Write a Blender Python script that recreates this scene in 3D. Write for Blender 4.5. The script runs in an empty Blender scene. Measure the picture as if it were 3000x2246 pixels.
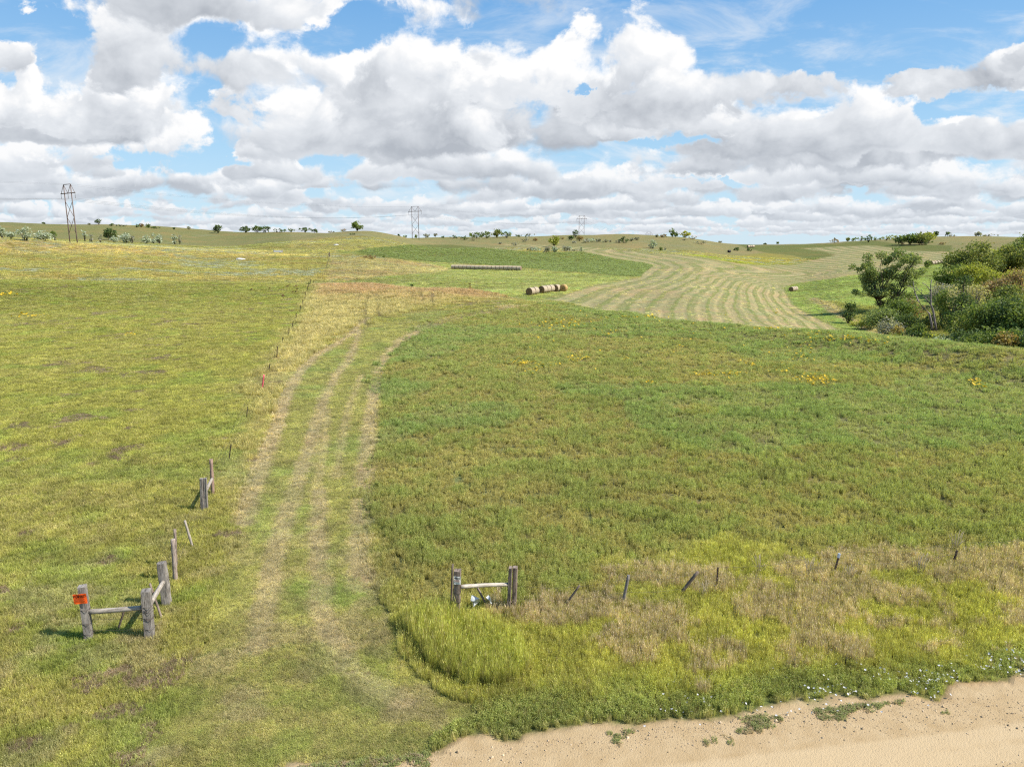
import bpy, bmesh, math, random, os
import numpy as np
from mathutils import Vector, Matrix
S = bpy.context.scene
COL = S.collection
rnd = random.Random(7)
rng_np = np.random.default_rng(7)

# ---------------------------------------------------------------- camera geometry of the photograph
PW, PH, FOC, HZ = 3000.0, 2246.0, 2080.0, 712.0        # photograph size, focal length and horizon row in pixels
CAM_H = 10.5
PITCH = math.atan((PH/2 - HZ)/FOC)
CP, SP = math.cos(PITCH), math.sin(PITCH)

def pix_dir(u, v):
    x = (u - PW/2)/FOC; y = (PH/2 - v)/FOC
    return np.array([x, CP + y*SP, -SP + y*CP])

def project(x, y, z):
    """world -> photograph pixel and depth (arrays)"""
    zz = z - CAM_H
    dep = y*CP - zz*SP
    up = y*SP + zz*CP
    dd = np.maximum(dep, 0.05)
    return PW/2 + FOC*x/dd, PH/2 - FOC*up/dd, dep
# ---------------------------------------------------------------- sky
SUN_EL, SUN_AZ = math.radians(46), math.atan2(0.98, -0.2)   # azimuth measured from +Y towards +X
SUN_DIR = Vector((math.cos(SUN_EL)*math.sin(SUN_AZ), math.cos(SUN_EL)*math.cos(SUN_AZ), math.sin(SUN_EL)))

class NT:
    """small helper that writes node trees as expressions"""
    def __init__(self, tree): self.t = tree; self.n = tree.nodes; self.l = tree.links
    def node(self, kind, **kw):
        nd = self.n.new(kind)
        for k, v in kw.items(): setattr(nd, k, v)
        return nd
    def put(self, sock, v):
        if isinstance(v, bpy.types.NodeSocket): self.l.new(v, sock)
        else:
            if sock.type == 'RGBA' and len(v) == 3: v = tuple(v) + (1,)
            sock.default_value = v
    def m(self, op, a, b=0.0, c=None, clamp=False):
        nd = self.node('ShaderNodeMath', operation=op, use_clamp=clamp)
        self.put(nd.inputs[0], a); self.put(nd.inputs[1], b)
        if c is not None: self.put(nd.inputs[2], c)
        return nd.outputs[0]
    def vm(self, op, a, b=None, s=None):
        nd = self.node('ShaderNodeVectorMath', operation=op)
        self.put(nd.inputs[0], a)
        if b is not None: self.put(nd.inputs[1], b)
        if s is not None: self.put(nd.inputs['Scale'], s)
        return nd.outputs['Value'] if op in ('LENGTH', 'DOT_PRODUCT', 'DISTANCE') else nd.outputs[0]
    def xyz(self, x, y, z):
        nd = self.node('ShaderNodeCombineXYZ')
        for i, v in enumerate((x, y, z)): self.put(nd.inputs[i], v)
        return nd.outputs[0]
    def sep(self, v):
        nd = self.node('ShaderNodeSeparateXYZ'); self.put(nd.inputs[0], v); return nd.outputs
    def rng(self, v, a, b, c=0.0, d=1.0, smooth=False):
        nd = self.node('ShaderNodeMapRange', interpolation_type='SMOOTHSTEP' if smooth else 'LINEAR', clamp=True)
        for i, x in enumerate((v, a, b, c, d)): self.put(nd.inputs[i], x)
        return nd.outputs[0]
    def mix(self, f, a, b, blend='MIX'):
        nd = self.node('ShaderNodeMix', data_type='RGBA', blend_type=blend, clamp_factor=True)
        self.put(nd.inputs[0], f); self.put(nd.inputs[6], a); self.put(nd.inputs[7], b)
        return nd.outputs[2]
    def noise(self, vec, scale, detail=4.0, rough=0.5, lac=2.0, dist=0.0, dims='3D', out=0):
        nd = self.node('ShaderNodeTexNoise', noise_dimensions=dims)
        self.put(nd.inputs['Vector'], vec); self.put(nd.inputs['Scale'], scale)
        self.put(nd.inputs['Detail'], detail); self.put(nd.inputs['Roughness'], rough)
        self.put(nd.inputs['Lacunarity'], lac); self.put(nd.inputs['Distortion'], dist)
        return nd.outputs[out]

def px_slope(u, v):
    """direction of a photograph point as (x/y, z/y)"""
    d = pix_dir(u, v); return d[0]/d[1], d[2]/d[1]

def build_world():
    w = bpy.data.worlds.new("World"); S.world = w; w.use_nodes = True
    t = w.node_tree; t.nodes.clear(); N = NT(t)
    sky = N.node('ShaderNodeTexSky', sky_type='NISHITA', sun_disc=False, sun_elevation=SUN_EL, sun_rotation=SUN_AZ,
                 altitude=600, air_density=1.0, dust_density=0.6, ozone_density=1.6)
    d = N.node('ShaderNodeTexCoord').outputs['Generated']
    dx, dy, dz = N.sep(d)
    zc = N.m('MAXIMUM', dz, 0.0)
    inv = N.m('DIVIDE', 1.0, N.m('ADD', zc, 0.035))
    yc = N.m('MAXIMUM', dy, 0.25)
    X = N.m('DIVIDE', dx, yc); V = N.m('DIVIDE', zc, yc)
    # large scale weather: where the deck is open (negative) and where it is thick (positive)
    wob = N.noise(d, 9.0, 6.0, 0.62, out=1)
    wx, wy, wz = N.sep(wob)
    Xw = N.m('ADD', X, N.m('MULTIPLY', N.m('SUBTRACT', wx, 0.5), 0.17))
    Vw = N.m('ADD', V, N.m('MULTIPLY', N.m('SUBTRACT', wy, 0.5), 0.09))
    cov = None
    for (u, v, ru, rv, amp) in WEATHER:
        cx, cv = px_slope(u, v)
        a = N.m('MULTIPLY', N.m('SUBTRACT', Xw, cx), FOC/ru); b = N.m('MULTIPLY', N.m('SUBTRACT', Vw, cv), FOC/rv)
        q = N.m('MULTIPLY_ADD', a, a, N.m('MULTIPLY', b, b))
        g = N.m('MULTIPLY', N.m('POWER', 2.718, N.m('MULTIPLY', q, -1.0)), amp)
        cov = g if cov is None else N.m('ADD', cov, g)
    # the deck is a series of rows of cumulus standing one behind the other, base at height 1
    trans = None; lum = None
    for i, (D, thick, bias) in enumerate(CLOUD_ROWS):
        qx = N.m('MULTIPLY', X, D); qz = N.m('MULTIPLY', V, D)
        p = N.xyz(qx, N.m('MULTIPLY', qz, 1.25), i*3.71 + 0.6)
        p2 = N.xyz(N.m('ADD', qx, 0.10), N.m('MULTIPLY_ADD', qz, 1.25, 0.17), i*3.71 + 0.6)
        f1 = N.noise(p, 2.3 if D < 6 else 1.35 if D < 9 else 1.1, 7.0, 0.56, lac=2.1, dist=0.25)
        f2 = N.noise(p2, 2.3 if D < 6 else 1.35 if D < 9 else 1.1, 4.0, 0.50, lac=2.1, dist=0.25)
        low = N.noise(p, 0.33, 0.0, 0.5)
        low2 = N.noise(p2, 0.5, 1.0, 0.5)
        hgt = N.m('SUBTRACT', qz, N.m('MULTIPLY_ADD', low, 0.9, 0.55))
        e = N.m('MULTIPLY_ADD', f1, 4.8 if D < 6 else 3.8, (-2.4 if D < 6 else -1.9) + bias)
        e = N.m('ADD', e, N.m('MULTIPLY_ADD', low, 1.4, -0.7))
        e = N.m('ADD', e, cov)
        e = N.m('SUBTRACT', e, N.m('MULTIPLY', N.m('MAXIMUM', hgt, 0.0), 1.15/thick))
        e = N.m('SUBTRACT', e, N.m('MULTIPLY', N.m('MAXIMUM', N.m('MULTIPLY', hgt, -1.0), 0.0), 4.5))
        al = N.rng(N.m('DIVIDE', e, N.rng(low2, .35, .65, .26, .8)), 0.0, 1.0, smooth=True)
        li = N.rng(N.m('DIVIDE', hgt, thick), -0.16, 0.42, N.m('MULTIPLY_ADD', low2, -1.0, 0.84 if D < 6 else 0.70), 1.0, smooth=True)
        li = N.m('ADD', li, N.m('MULTIPLY', N.m('SUBTRACT', f1, f2), 1.5))
        thin = N.rng(e, 0.0, 0.35 if D < 6 else 0.5, 0.5, 0.0)
        li = N.m('ADD', li, N.m('MULTIPLY', thin, N.m('SUBTRACT', 0.86, li)))
        if trans is None:
            lum = N.m('MULTIPLY', al, li); trans = N.m('SUBTRACT', 1.0, al)
        else:
            lum = N.m('MULTIPLY_ADD', N.m('MULTIPLY', trans, al), li, lum)
            trans = N.m('MULTIPLY', trans, N.m('SUBTRACT', 1.0, al))
    cover = N.m('SUBTRACT', 1.0, trans)
    lumn = N.m('DIVIDE', lum, N.m('MAXIMUM', cover, 0.001))
    ramp = N.node('ShaderNodeValToRGB'); N.put(ramp.inputs[0], lumn)
    e = ramp.color_ramp.elements
    e[0].position = 0.10; e[0].color = (4.5, 4.85, 5.4, 1)
    e[1].position = 0.95; e[1].color = (10.1, 10.1, 10.1, 1)
    k = e.new(0.42); k.color = (6.5, 6.85, 7.35, 1)
    k = e.new(0.72); k.color = (8.2, 8.5, 8.9, 1)
    blue = N.mix(1.0, sky.outputs[0], (SKY_GAIN[0], SKY_GAIN[1], SKY_GAIN[2]), 'MULTIPLY')
    grad = N.node('ShaderNodeValToRGB'); N.put(grad.inputs[0], N.rng(zc, 0.0, 0.34))
    ge = grad.color_ramp.elements; ge[0].color = (6.2, 8.0, 9.3, 1); ge[1].color = (1.35, 3.9, 7.9, 1)
    gm = ge.new(.35); gm.color = (4.3, 6.8, 9.0, 1)
    blue = N.mix(0.8, blue, grad.outputs[0])
    haze = N.rng(zc, 0.0, 0.20, 1.0, 0.0)
    haze = N.m('POWER', haze, 2.2)
    blue = N.mix(N.m('MULTIPLY', haze, 0.45), blue, (7.2, 8.3, 9.2))
    ccol = N.mix(N.m('MULTIPLY', haze, 0.55), ramp.outputs[0], (7.0, 7.7, 8.5))
    ccol = N.mix(N.m('MULTIPLY', N.m('POWER', haze, 3.0), 0.35), ccol, (8.8, 9.1, 9.4))
    veil = N.noise(N.xyz(N.m('MULTIPLY', X, 5.0), N.m('MULTIPLY', V, 16.0), 2.0), 1.0, 6.0, .62, dist=.6)
    veil = N.m('MULTIPLY', N.rng(veil, .46, .72, smooth=True), N.rng(V, .34, .10, .40, .95))
    blue = N.mix(veil, blue, (8.6, 9.0, 9.4))
    col = N.mix(cover, blue, ccol)
    below = N.rng(dz, -0.02, 0.0)
    col = N.mix(below, (1.6, 1.6, 1.0), col)
    bg = N.node('ShaderNodeBackground'); N.put(bg.inputs[0], col); bg.inputs[1].default_value = 0.0615
    out = N.node('ShaderNodeOutputWorld'); N.l.new(bg.outputs[0], out.inputs[0])
    w.cycles.sampling_method = 'MANUAL'; w.cycles.sample_map_resolution = 512

SKY_GAIN = (0.95, 1.45, 1.75)
CLOUD_ROWS = [(3.0, 1.0, 0.32), (4.0, 1.0, 0.32), (5.2, 1.1, 0.43), (6.8, 1.3, 0.61), (8.6, 0.95, 0.59), (10.6, 0.85, 0.61), (13.2, 0.75, 0.63), (16.5, 0.7, 0.69), (21, 0.7, 0.71), (28, 0.75, 0.73), (38, 0.75, 0.75), (55, 0.9, 0.82), (80, 1.0, 0.87)]
# (photo u, v, radius u, radius v, amount): openings and banks of the cloud deck
WEATHER = [
 (60, 75, 130, 45, -1.0), (190, 130, 90, 45, -1.0), (640, 125, 100, 35, -.9), (960, 115, 140, 45, -1.1), (1080, 60, 80, 40, -1.),
 (1380, 120, 90, 25, -.9), (1560, 60, 90, 40, -1.0), (2250, 60, 200, 60, -1.4), (2600, 60, 330, 90, -1.6), (2250, 150, 80, 35, -1.2),
 (2560, 160, 130, 40, -1.2), (2960, 40, 120, 60, -1.2), (2850, 300, 200, 26, -1.1), (2500, 130, 110, 60, -.8), (1762, 262, 26, 16, -1.2), (430, 468, 170, 26, -1.), (620, 500, 120, 18, -.8),
 (1010, 565, 130, 18, -.9), (1950, 405, 150, 12, -.9), (2080, 517, 70, 9, -.8), (2490, 530, 60, 12, -.8), (1380,300,60,10,-.3),
 (2420, 190, 230, 60, -.8), (2800, 110, 260, 45, -.7), (450, 120, 150, 90, .7), (350, 30, 300, 40, .6), (700, 30, 250, 40, .5), (100, 180, 120, 60, .3), (80, 370, 180, 50, .5), (1100, 330, 260, 60, .6), (1350, 430, 220, 36, .6),
 (800, 150, 90, 60, .5), (1050, 190, 250, 40, .5), (1850, 320, 160, 60, .7), (1900, 120, 220, 70, .5), (2350, 230, 150, 30, .6), (2690, 215, 110, 50, 1.0), (2980, 140, 60, 50, .9), (2300, 480, 260, 50, .5),
 (2650, 420, 300, 60, .45), (1700, 610, 300, 20, .3), (2600, 610, 250, 20, .4), (1200, 250, 300, 50, .35), (300, 280, 300, 60, .3),
]
# ---------------------------------------------------------------- terrain
# each profile: azimuth (as a photograph column on the horizon), knots of (range m, row seen in the photograph) or (range, ('z', height))
Z = lambda h: ('z', h)
PROFILES = [
 (-600, [(60,Z(0)),(130,Z(.2)),(180,Z(.6)),(215,Z(-.2)),(250,Z(1)),(300,Z(7)),(335,Z(13)),(365,Z(13)),(430,Z(17)),(650,Z(31)),(1000,Z(24)),(3500,Z(8))]),
 (0,    [(60,Z(0)),(130,Z(.1)),(185,822),(215,Z(-.3)),(250,800),(300,745),(330,700),(350,702),(420,694),(640,655),(800,Z(24)),(3500,Z(8))]),
 (300,  [(60,Z(0)),(130,Z(0)),(185,826),(215,Z(-.4)),(260,780),(300,742),(325,717),(348,716),(410,705),(640,659),(800,Z(22)),(3500,Z(8))]),
 (650,  [(60,Z(0)),(130,Z(0)),(185,830),(212,Z(-.8)),(235,810),(290,763),(320,735),(345,733),(450,712),(640,677),(800,Z(18)),(3500,Z(8))]),
 (850,  [(60,Z(0)),(130,Z(0)),(180,832),(205,Z(-1.0)),(225,816),(290,757),(350,722),(420,703),(560,681),(700,Z(15)),(3500,Z(6))]),
 (1060, [(60,Z(0)),(120,Z(0)),(168,832),(195,Z(-1.2)),(220,812),(290,750),(350,715),(400,694),(460,677),(530,Z(15)),(900,Z(12)),(3500,Z(4))]),
 (1300, [(60,Z(0)),(110,Z(0)),(150,849),(172,Z(-1.2)),(195,822),(255,791),(330,757),(400,727),(470,711),(570,696),(680,Z(14)),(3500,Z(3))]),
 (1600, [(60,Z(0)),(100,Z(0)),(125,885),(137,Z(-.7)),(156,854),(220,809),(300,770),(370,738),(430,718),(600,692),(720,Z(15)),(3500,Z(3))]),
 (1800, [(60,Z(0)),(90,Z(0)),(108,917),(121,Z(-.9)),(140,Z(-.7)),(160,851),(215,812),(300,768),(370,740),(430,717),(590,688),(720,Z(15)),(3500,Z(3))]),
 (2000, [(60,Z(0)),(80,Z(0)),(95,945),(108,Z(-.9)),(130,Z(-1)),(165,849),(215,812),(300,768),(380,740),(440,717),(580,695),(720,Z(13)),(3500,Z(2))]),
 (2170, [(60,Z(0)),(80,Z(0)),(90,961),(105,Z(-1.2)),(140,Z(-2.2)),(205,845),(270,806),(340,771),(420,743),(490,726),(600,714),(720,Z(8)),(3500,Z(0))]),
 (2350, [(60,Z(0)),(75,Z(0)),(85,975),(105,Z(-2)),(140,Z(-3.6)),(190,Z(-5.2)),(250,852),(300,815),(350,784),(400,757),(450,736),(570,713),(700,Z(8)),(3500,Z(0))]),
 (2500, [(60,Z(0)),(75,Z(0)),(82,986),(110,Z(-2.6)),(150,Z(-4.6)),(190,880),(240,843),(290,808),(350,775),(410,748),(470,727),(590,705),(700,Z(11)),(3500,Z(2))]),
 (2750, [(55,Z(0)),(68,Z(0)),(77,1006),(105,Z(-3)),(140,Z(-4.4)),(180,900),(230,852),(300,806),(350,776),(410,746),(470,720),(600,694),(750,Z(13)),(3500,Z(4))]),
 (3000, [(50,Z(0)),(63,Z(0)),(72,1030),(95,Z(-2.2)),(130,Z(-2.6)),(160,880),(210,830),(300,766),(400,722),(500,701),(600,694),(750,Z(13)),(3500,Z(4))]),
 (3500, [(50,Z(0)),(60,Z(0)),(70,Z(-.2)),(90,Z(-1.4)),(120,Z(-1)),(170,Z(1)),(230,Z(4)),(320,Z(9)),(450,Z(14)),(580,Z(16)),(750,Z(14)),(3500,Z(4))]),
]
CREST = [(-600,185),(650,185),(850,180),(1060,168),(1300,150),(1600,125),(1800,108),(2000,95),(2170,90),(2350,85),(2500,82),(2750,77),(3000,72),(3500,68)]
def col_theta(u):
    d = pix_dir(u, HZ); return math.atan2(d[0], d[1])

def _mono(xk, yk, x):
    """monotone cubic (Fritsch-Carlson) interpolation"""
    xk = np.asarray(xk, float); yk = np.asarray(yk, float)
    h = np.diff(xk); dl = np.diff(yk)/h
    m = np.zeros_like(yk); m[0] = dl[0]; m[-1] = dl[-1]
    for i in range(1, len(xk)-1):
        if dl[i-1]*dl[i] > 0:
            w1 = 2*h[i] + h[i-1]; w2 = h[i] + 2*h[i-1]
            m[i] = (w1 + w2)/(w1/dl[i-1] + w2/dl[i])
    j = np.clip(np.searchsorted(xk, x) - 1, 0, len(xk)-2)
    t = np.clip((x - xk[j])/h[j], 0, 1)
    return (yk[j]*(1+2*t)*(1-t)**2 + m[j]*h[j]*t*(1-t)**2 + yk[j+1]*t*t*(3-2*t) + m[j+1]*h[j]*t*t*(t-1))

RG = np.exp(np.linspace(math.log(2.0), math.log(4000.0), 420))
_th, _tab = [], []
for u, kn in PROFILES:
    rr, zz = [1.0, 20.0], [0.0, 0.0]
    for r, q in kn:
        if isinstance(q, tuple): z = q[1]
        else:
            d = pix_dir(u, q); z = CAM_H + r*d[2]/math.hypot(d[0], d[1])
        rr.append(r); zz.append(z)
    _th.append(col_theta(u)); _tab.append(_mono(np.log(rr), zz, np.log(RG)))
for th, src, k in ((-1.9, 0, .5), (-3.3, 0, .25), (1.9, -1, .5), (3.3, -1, .25)):
    base = _tab[src] if src == 0 else _tab[len(PROFILES)-1]
    _th.append(th); _tab.append(base*k)
_o = np.argsort(_th); _th = np.array(_th)[_o]; _tab = np.array(_tab)[_o]
TG = np.linspace(-math.pi, math.pi, 1441)
ZT = np.array([_mono(_th, _tab[:, j], TG) for j in range(len(RG))]).T      # (theta, range)
_k = np.array([1, 4, 6, 4, 1], float)/16
for _ in range(3):
    ZT[2:-2] = sum(_k[i]*ZT[i:len(ZT)-4+i] for i in range(5))

def _hash(ix, iy, s):
    n = (ix*374761393 + iy*668265263 + s*1274126177) & 0xFFFFFFFF
    n = ((n ^ (n >> 13))*1274126177) & 0xFFFFFFFF
    return ((n ^ (n >> 16)) & 0xFFFF)/65535.0

def vnoise(x, y, s=0):
    x = np.asarray(x, float); y = np.asarray(y, float)
    ix = np.floor(x).astype(np.int64); iy = np.floor(y).astype(np.int64)
    fx = x-ix; fy = y-iy; fx = fx*fx*(3-2*fx); fy = fy*fy*(3-2*fy)
    a = _hash(ix, iy, s); b = _hash(ix+1, iy, s); c = _hash(ix, iy+1, s); d = _hash(ix+1, iy+1, s)
    return (a*(1-fx)+b*fx)*(1-fy) + (c*(1-fx)+d*fx)*fy

def fbm(x, y, o=4, s=0, g=0.5):
    t = 0; a = 1; n = 0
    for i in range(o):
        t = t + a*vnoise(x*2**i+17.3*i, y*2**i-9.1*i, s+i); n += a; a *= g
    return t/n

def ground_z(x, y):
    x = np.asarray(x, float); y = np.asarray(y, float)
    th = np.arctan2(x, y); r = np.maximum(np.hypot(x, y), 2.01)
    i = (th+math.pi)/(2*math.pi)*(len(TG)-1); j = (np.log(r)-math.log(2.0))/(math.log(4000.0)-math.log(2.0))*(len(RG)-1)
    i = np.clip(i, 0, len(TG)-1.001); j = np.clip(j, 0, len(RG)-1.001)
    i0 = i.astype(int); j0 = j.astype(int); fi = i-i0; fj = j-j0
    z = (ZT[i0, j0]*(1-fi)+ZT[i0+1, j0]*fi)*(1-fj) + (ZT[i0, j0+1]*(1-fi)+ZT[i0+1, j0+1]*fi)*fj
    z = z + (fbm(x*0.09, y*0.09, 4, 3)-0.5)*0.22*np.clip(r/60, .35, 1.4)
    z = z + (fbm(x*0.022, y*0.022, 3, 9)-0.5)*np.clip((r-230)/300, 0, 1)*2.2
    # the graded road with a shallow ditch beside it
    e = y - (13.65 + 0.16*x)
    z = z - 0.12*np.exp(-((e-2.4)/1.3)**2)*np.clip((e+0.5), 0, 1)
    return z

def gz(x, y): return float(ground_z(np.array([x]), np.array([y]))[0])

def hit(u, v, rmin=3.0, rmax=3000.0):
    """where the line of sight through photograph point (u, v) meets the ground beyond range rmin"""
    d = pix_dir(u, v); hd = math.hypot(d[0], d[1])
    r = np.exp(np.linspace(math.log(rmin), math.log(rmax), 6000))
    x = r*d[0]/hd; y = r*d[1]/hd; h = CAM_H + r*d[2]/hd
    below = h - ground_z(x, y) < 0
    if not below.any(): k = len(r)-1
    else: k = int(np.argmax(below))
    return Vector((x[k], y[k], gz(x[k], y[k])))

def at_range(u, r, v=None):
    """ground point in the direction of photograph column u at range r"""
    d = pix_dir(u, HZ if v is None else v); hd = math.hypot(d[0], d[1])
    x, y = r*d[0]/hd, r*d[1]/hd
    return Vector((x, y, gz(x, y)))

def crest_r(th):
    return np.interp(th, [col_theta(u) for u, _ in CREST], [r for _, r in CREST])
# ---------------------------------------------------------------- land cover
def sdist(poly, u, v):
    """signed distance to a polygon (positive inside)"""
    n = len(poly); inside = np.zeros(u.shape, bool); best = np.full(u.shape, 1e9)
    for i in range(n):
        x0, y0 = poly[i]; x1, y1 = poly[(i+1) % n]
        dx, dy = x1-x0, y1-y0
        t = np.clip(((u-x0)*dx + (v-y0)*dy)/(dx*dx+dy*dy+1e-9), 0, 1)
        best = np.minimum(best, np.hypot(u-x0-t*dx, v-y0-t*dy))
        if y0 != y1:
            c = ((y0 > v) != (y1 > v)) & (u < (x1-x0)*(v-y0)/(y1-y0)+x0)
            inside ^= c
    return np.where(inside, best, -best)

def pdist(line, u, v):
    """distance to a polyline"""
    best = np.full(u.shape, 1e9)
    for (x0, y0), (x1, y1) in zip(line[:-1], line[1:]):
        dx, dy = x1-x0, y1-y0
        t = np.clip(((u-x0)*dx + (v-y0)*dy)/(dx*dx+dy*dy+1e-9), 0, 1)
        best = np.minimum(best, np.hypot(u-x0-t*dx, v-y0-t*dy))
    return best

def W(poly, near=True):
    """outline given on the photograph -> outline on the land"""
    out = []
    for u, v in poly:
        p = hit(u, v) if near else hit(u, v, float(crest_r(col_theta(u)))+4)
        out.append((p.x, p.y))
    return out

# near side of the crest (outlines on the photograph)
N_ALF = [(1075,1715),(1085,1500),(1085,1300),(1095,1180),(1125,1065),(1165,1010),(1240,955),(1360,905),(1480,893),(1590,886),(1620,840),(2700,840),(3600,900),(3700,1590),(3000,1600),(2500,1640),(2000,1668),(1600,1700),(1300,1720)]
N_DRY = [(640,1420),(660,1330),(700,1240),(770,1110),(800,1050),(838,990),(868,935),(895,880),(912,838),(930,780),(1620,780),(1600,884),(1480,890),(1340,893),(1260,903),(1160,925),(1085,950),(1000,1000),(930,1040),(878,1090),(838,1150),(805,1270),(770,1390),(700,1480)]
N_RED = [(915,780),(1640,780),(1600,878),(1480,872),(1300,868),(1150,856),(940,850)]
N_LANE = [(690,1560),(735,1440),(790,1300),(838,1160),(880,1088),(935,1038),(1005,1002),(1090,952),(1165,926),(1260,906),(1360,900),(1240,955),(1165,1010),(1125,1065),(1095,1180),(1085,1300),(1085,1500),(1080,1640),(1110,1760),(1180,1890),(1290,2010),(1430,2085),(1430,2300),(300,2300),(560,1900),(640,1700)]
N_TALL = [(1175,1835),(1260,1800),(1400,1830),(1520,1870),(1560,1960),(1480,2020),(1360,2035),(1250,1960)]
N_BROWN = [(1540,1720),(1700,1690),(1900,1650),(2300,1610),(3100,1555),(3100,1665),(2700,1712),(2300,1745),(2000,1765),(1700,1760)]
RUTS = [  # (polyline on the photograph, width m, amount)
 ([(1080,931),(1025,981),(982,1010),(931,1039),(881,1086),(845,1144),(823,1213),(801,1274),(772,1340),(739,1437),(712,1530)], .55, .95),
 ([(1054,967),(1036,1021),(1018,1061),(986,1094),(968,1133),(946,1180),(931,1231),(910,1300),(868,1424),(830,1540),(808,1610),(780,1763),(750,1900)], .5, .75),
 ([(1170,1003),(1130,1043),(1109,1090),(1096,1148),(1088,1202),(1080,1288),(1064,1465),(1050,1640),(1060,1720)], .55, .85),
 ([(935,1440),(932,1600),(942,1803),(1003,1925),(1071,1993),(1180,2060)], .45, .85),
 ([(960,1200),(950,1300),(925,1440)], .35, .45),
 ([(1060,1100),(1020,1200),(1000,1300),(985,1400)], .35, .4),
 ([(1520,896),(1420,915),(1330,932),(1240,962)], 2.0, .7),
 ([(1240,962),(1205,982),(1170,1003)], 1.1, .75),
]
DARK_RUTS = [([(1078,868),(1072,905),(1072,945),(1078,960)], .22), ([(1108,862),(1108,895),(1112,928)], .22), ([(1264,856),(1268,892)], .3), ([(1236,858),(1238,884)], .25)]
ROAD_EDGE = [(1100,2262),(1220,2218),(1330,2180),(1437,2160),(1560,2145),(1695,2132),(1900,2122),(2014,2104),(2223,2094),(2377,2064),(2646,2048),(2795,2028),(3000,1984),(3300,1930)]
# beyond the crest
F_TONGUE = [(967,751),(1055,755),(1140,761),(1241,771),(1309,785),(1322,791),(1275,799),(1140,808),(1021,822),(960,826)]
F_MEADOW = [(1018,823),(1140,808),(1275,798),(1318,790),(1309,785),(1241,771),(1123,753),(985,740),(987,733),(1060,738),(1225,764),(1326,773),(1500,783),(1602,793),(1737,803),(1873,812),(1736,836),(1600,881),(1560,940),(900,940),(930,826)]
F_ALF2 = [(1038,737),(1086,727),(1208,717),(1326,717),(1500,734),(1585,741),(1703,737),(1805,758),(1890,771),(1915,778),(1905,788),(1890,797),(1873,812),(1737,802),(1602,792),(1500,781),(1326,771),(1225,764),(1089,751)]
F_ALF2Y = [(1480,736),(1585,740),(1703,737),(1810,757),(1840,764),(1700,762),(1560,756)]
F_HAY = [(1560,960),(1580,884),(1736,836),(1873,812),(1890,795),(1915,778),(1890,771),(1805,758),(1703,737),(1645,727),(1560,724),(1470,718),(1480,714),(1600,718),(1713,724),(1758,727),(1916,743),(2052,752),(2111,763),(2165,772),(2213,775),(2323,774),(2375,762),(2448,748),(2412,737),(2348,728),(2450,722),(2550,720),(2625,727),(2652,734),(2733,737),(2784,737),(2790,762),(2758,766),(2674,791),(2531,802),(2419,819),(2335,830),(2296,842),(2301,856),(2325,893),(2410,941),(2500,980),(2500,1100)]
F_YEL = [(2113,758),(2177,749),(2240,741),(2321,748),(2375,762),(2321,774),(2213,775)]
F_LIME = [(1990,742),(2060,748),(2113,756),(2213,768),(2330,770),(2370,764),(2323,775),(2213,776),(2165,772),(2111,763),(2052,752)]
F_ALF3 = [(2150,712),(2231,717),(2300,719),(2450,711),(2560,705),(2650,716),(2790,720),(2784,737),(2733,737),(2652,734),(2625,727),(2560,719),(2450,722),(2348,728),(2412,737),(2448,748),(2379,761),(2321,748),(2240,740),(2225,737),(2190,728)]
F_WET = [(2335,830),(2419,819),(2531,802),(2674,791),(2758,768),(2790,778),(2760,800),(2740,840),(2760,880),(2700,930),(2560,900),(2440,885),(2390,878),(2440,902),(2500,945),(2560,970),(2640,1000),(2640,1080),(2500,1080),(2500,985),(2410,941),(2325,893),(2301,856),(2296,842)]
F_STRIP = [(2386,874),(2420,893),(2455,918),(2495,942),(2550,966),(2606,985),(2700,1010)]
F_DRAW = [(2640,1080),(2620,990),(2560,960),(2500,930),(2450,900),(2400,872),(2440,868),(2520,880),(2600,885),(2700,900),(2760,880),(2740,840),(2790,800),(2900,760),(3100,740),(3600,800),(3600,1100)]
F_SKYTAN = [(2200,719),(2330,711),(2470,708),(2470,712),(2330,716)]
F_PALE = [(-400,695),(0,700),(300,717),(560,730),(760,736),(900,742),(900,748),(740,752),(400,748),(0,738),(-400,735)]
F_LIGHTSLOPE = [(-400,735),(0,738),(400,748),(740,752),(960,752),(960,826),(700,826),(0,818),(-400,812)]
F_FARHILL = [(-600,640),(0,650),(650,670),(850,678),(850,730),(740,735),(300,716),(0,698),(-600,690)]

# albedo of each cover
K_ = .66
def _c(r, g, b): return (r*K_, g*K_, b*K_)
C_PAST = _c(.212,.198,.048); C_PASTD = _c(.165,.165,.045); C_ALF = _c(.165,.178,.048); C_DRY = _c(.275,.228,.098); C_RED = _c(.27,.16,.095)
C_LANE = _c(.228,.215,.070); C_RUT = _c(.40,.305,.17); C_VERGE = _c(.240,.230,.048); C_TALL = _c(.20,.205,.038); C_BROWN = _c(.25,.20,.085)
C_SHOULDER = _c(.165,.175,.050); C_HILL = _c(.275,.245,.095); C_MEADOW = _c(.245,.25,.085); C_HAY = _c(.335,.295,.138); C_WET = _c(.215,.25,.068)
C_LIME = _c(.24,.25,.04); C_YEL = _c(.32,.27,.04); C_TAN = _c(.31,.255,.135); C_DRAW = _c(.18,.175,.055); C_ROAD = _c(.54,.385,.215); C_PALE = _c(.42,.34,.14); C_FARH = _c(.225,.215,.075)
C_SOIL = _c(.215,.20,.08); C_SLOPE = _c(.29,.26,.085)

def sstep(a, b, x):
    t = np.clip((x-a)/(b-a), 0, 1); return t*t*(3-2*t)

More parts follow.
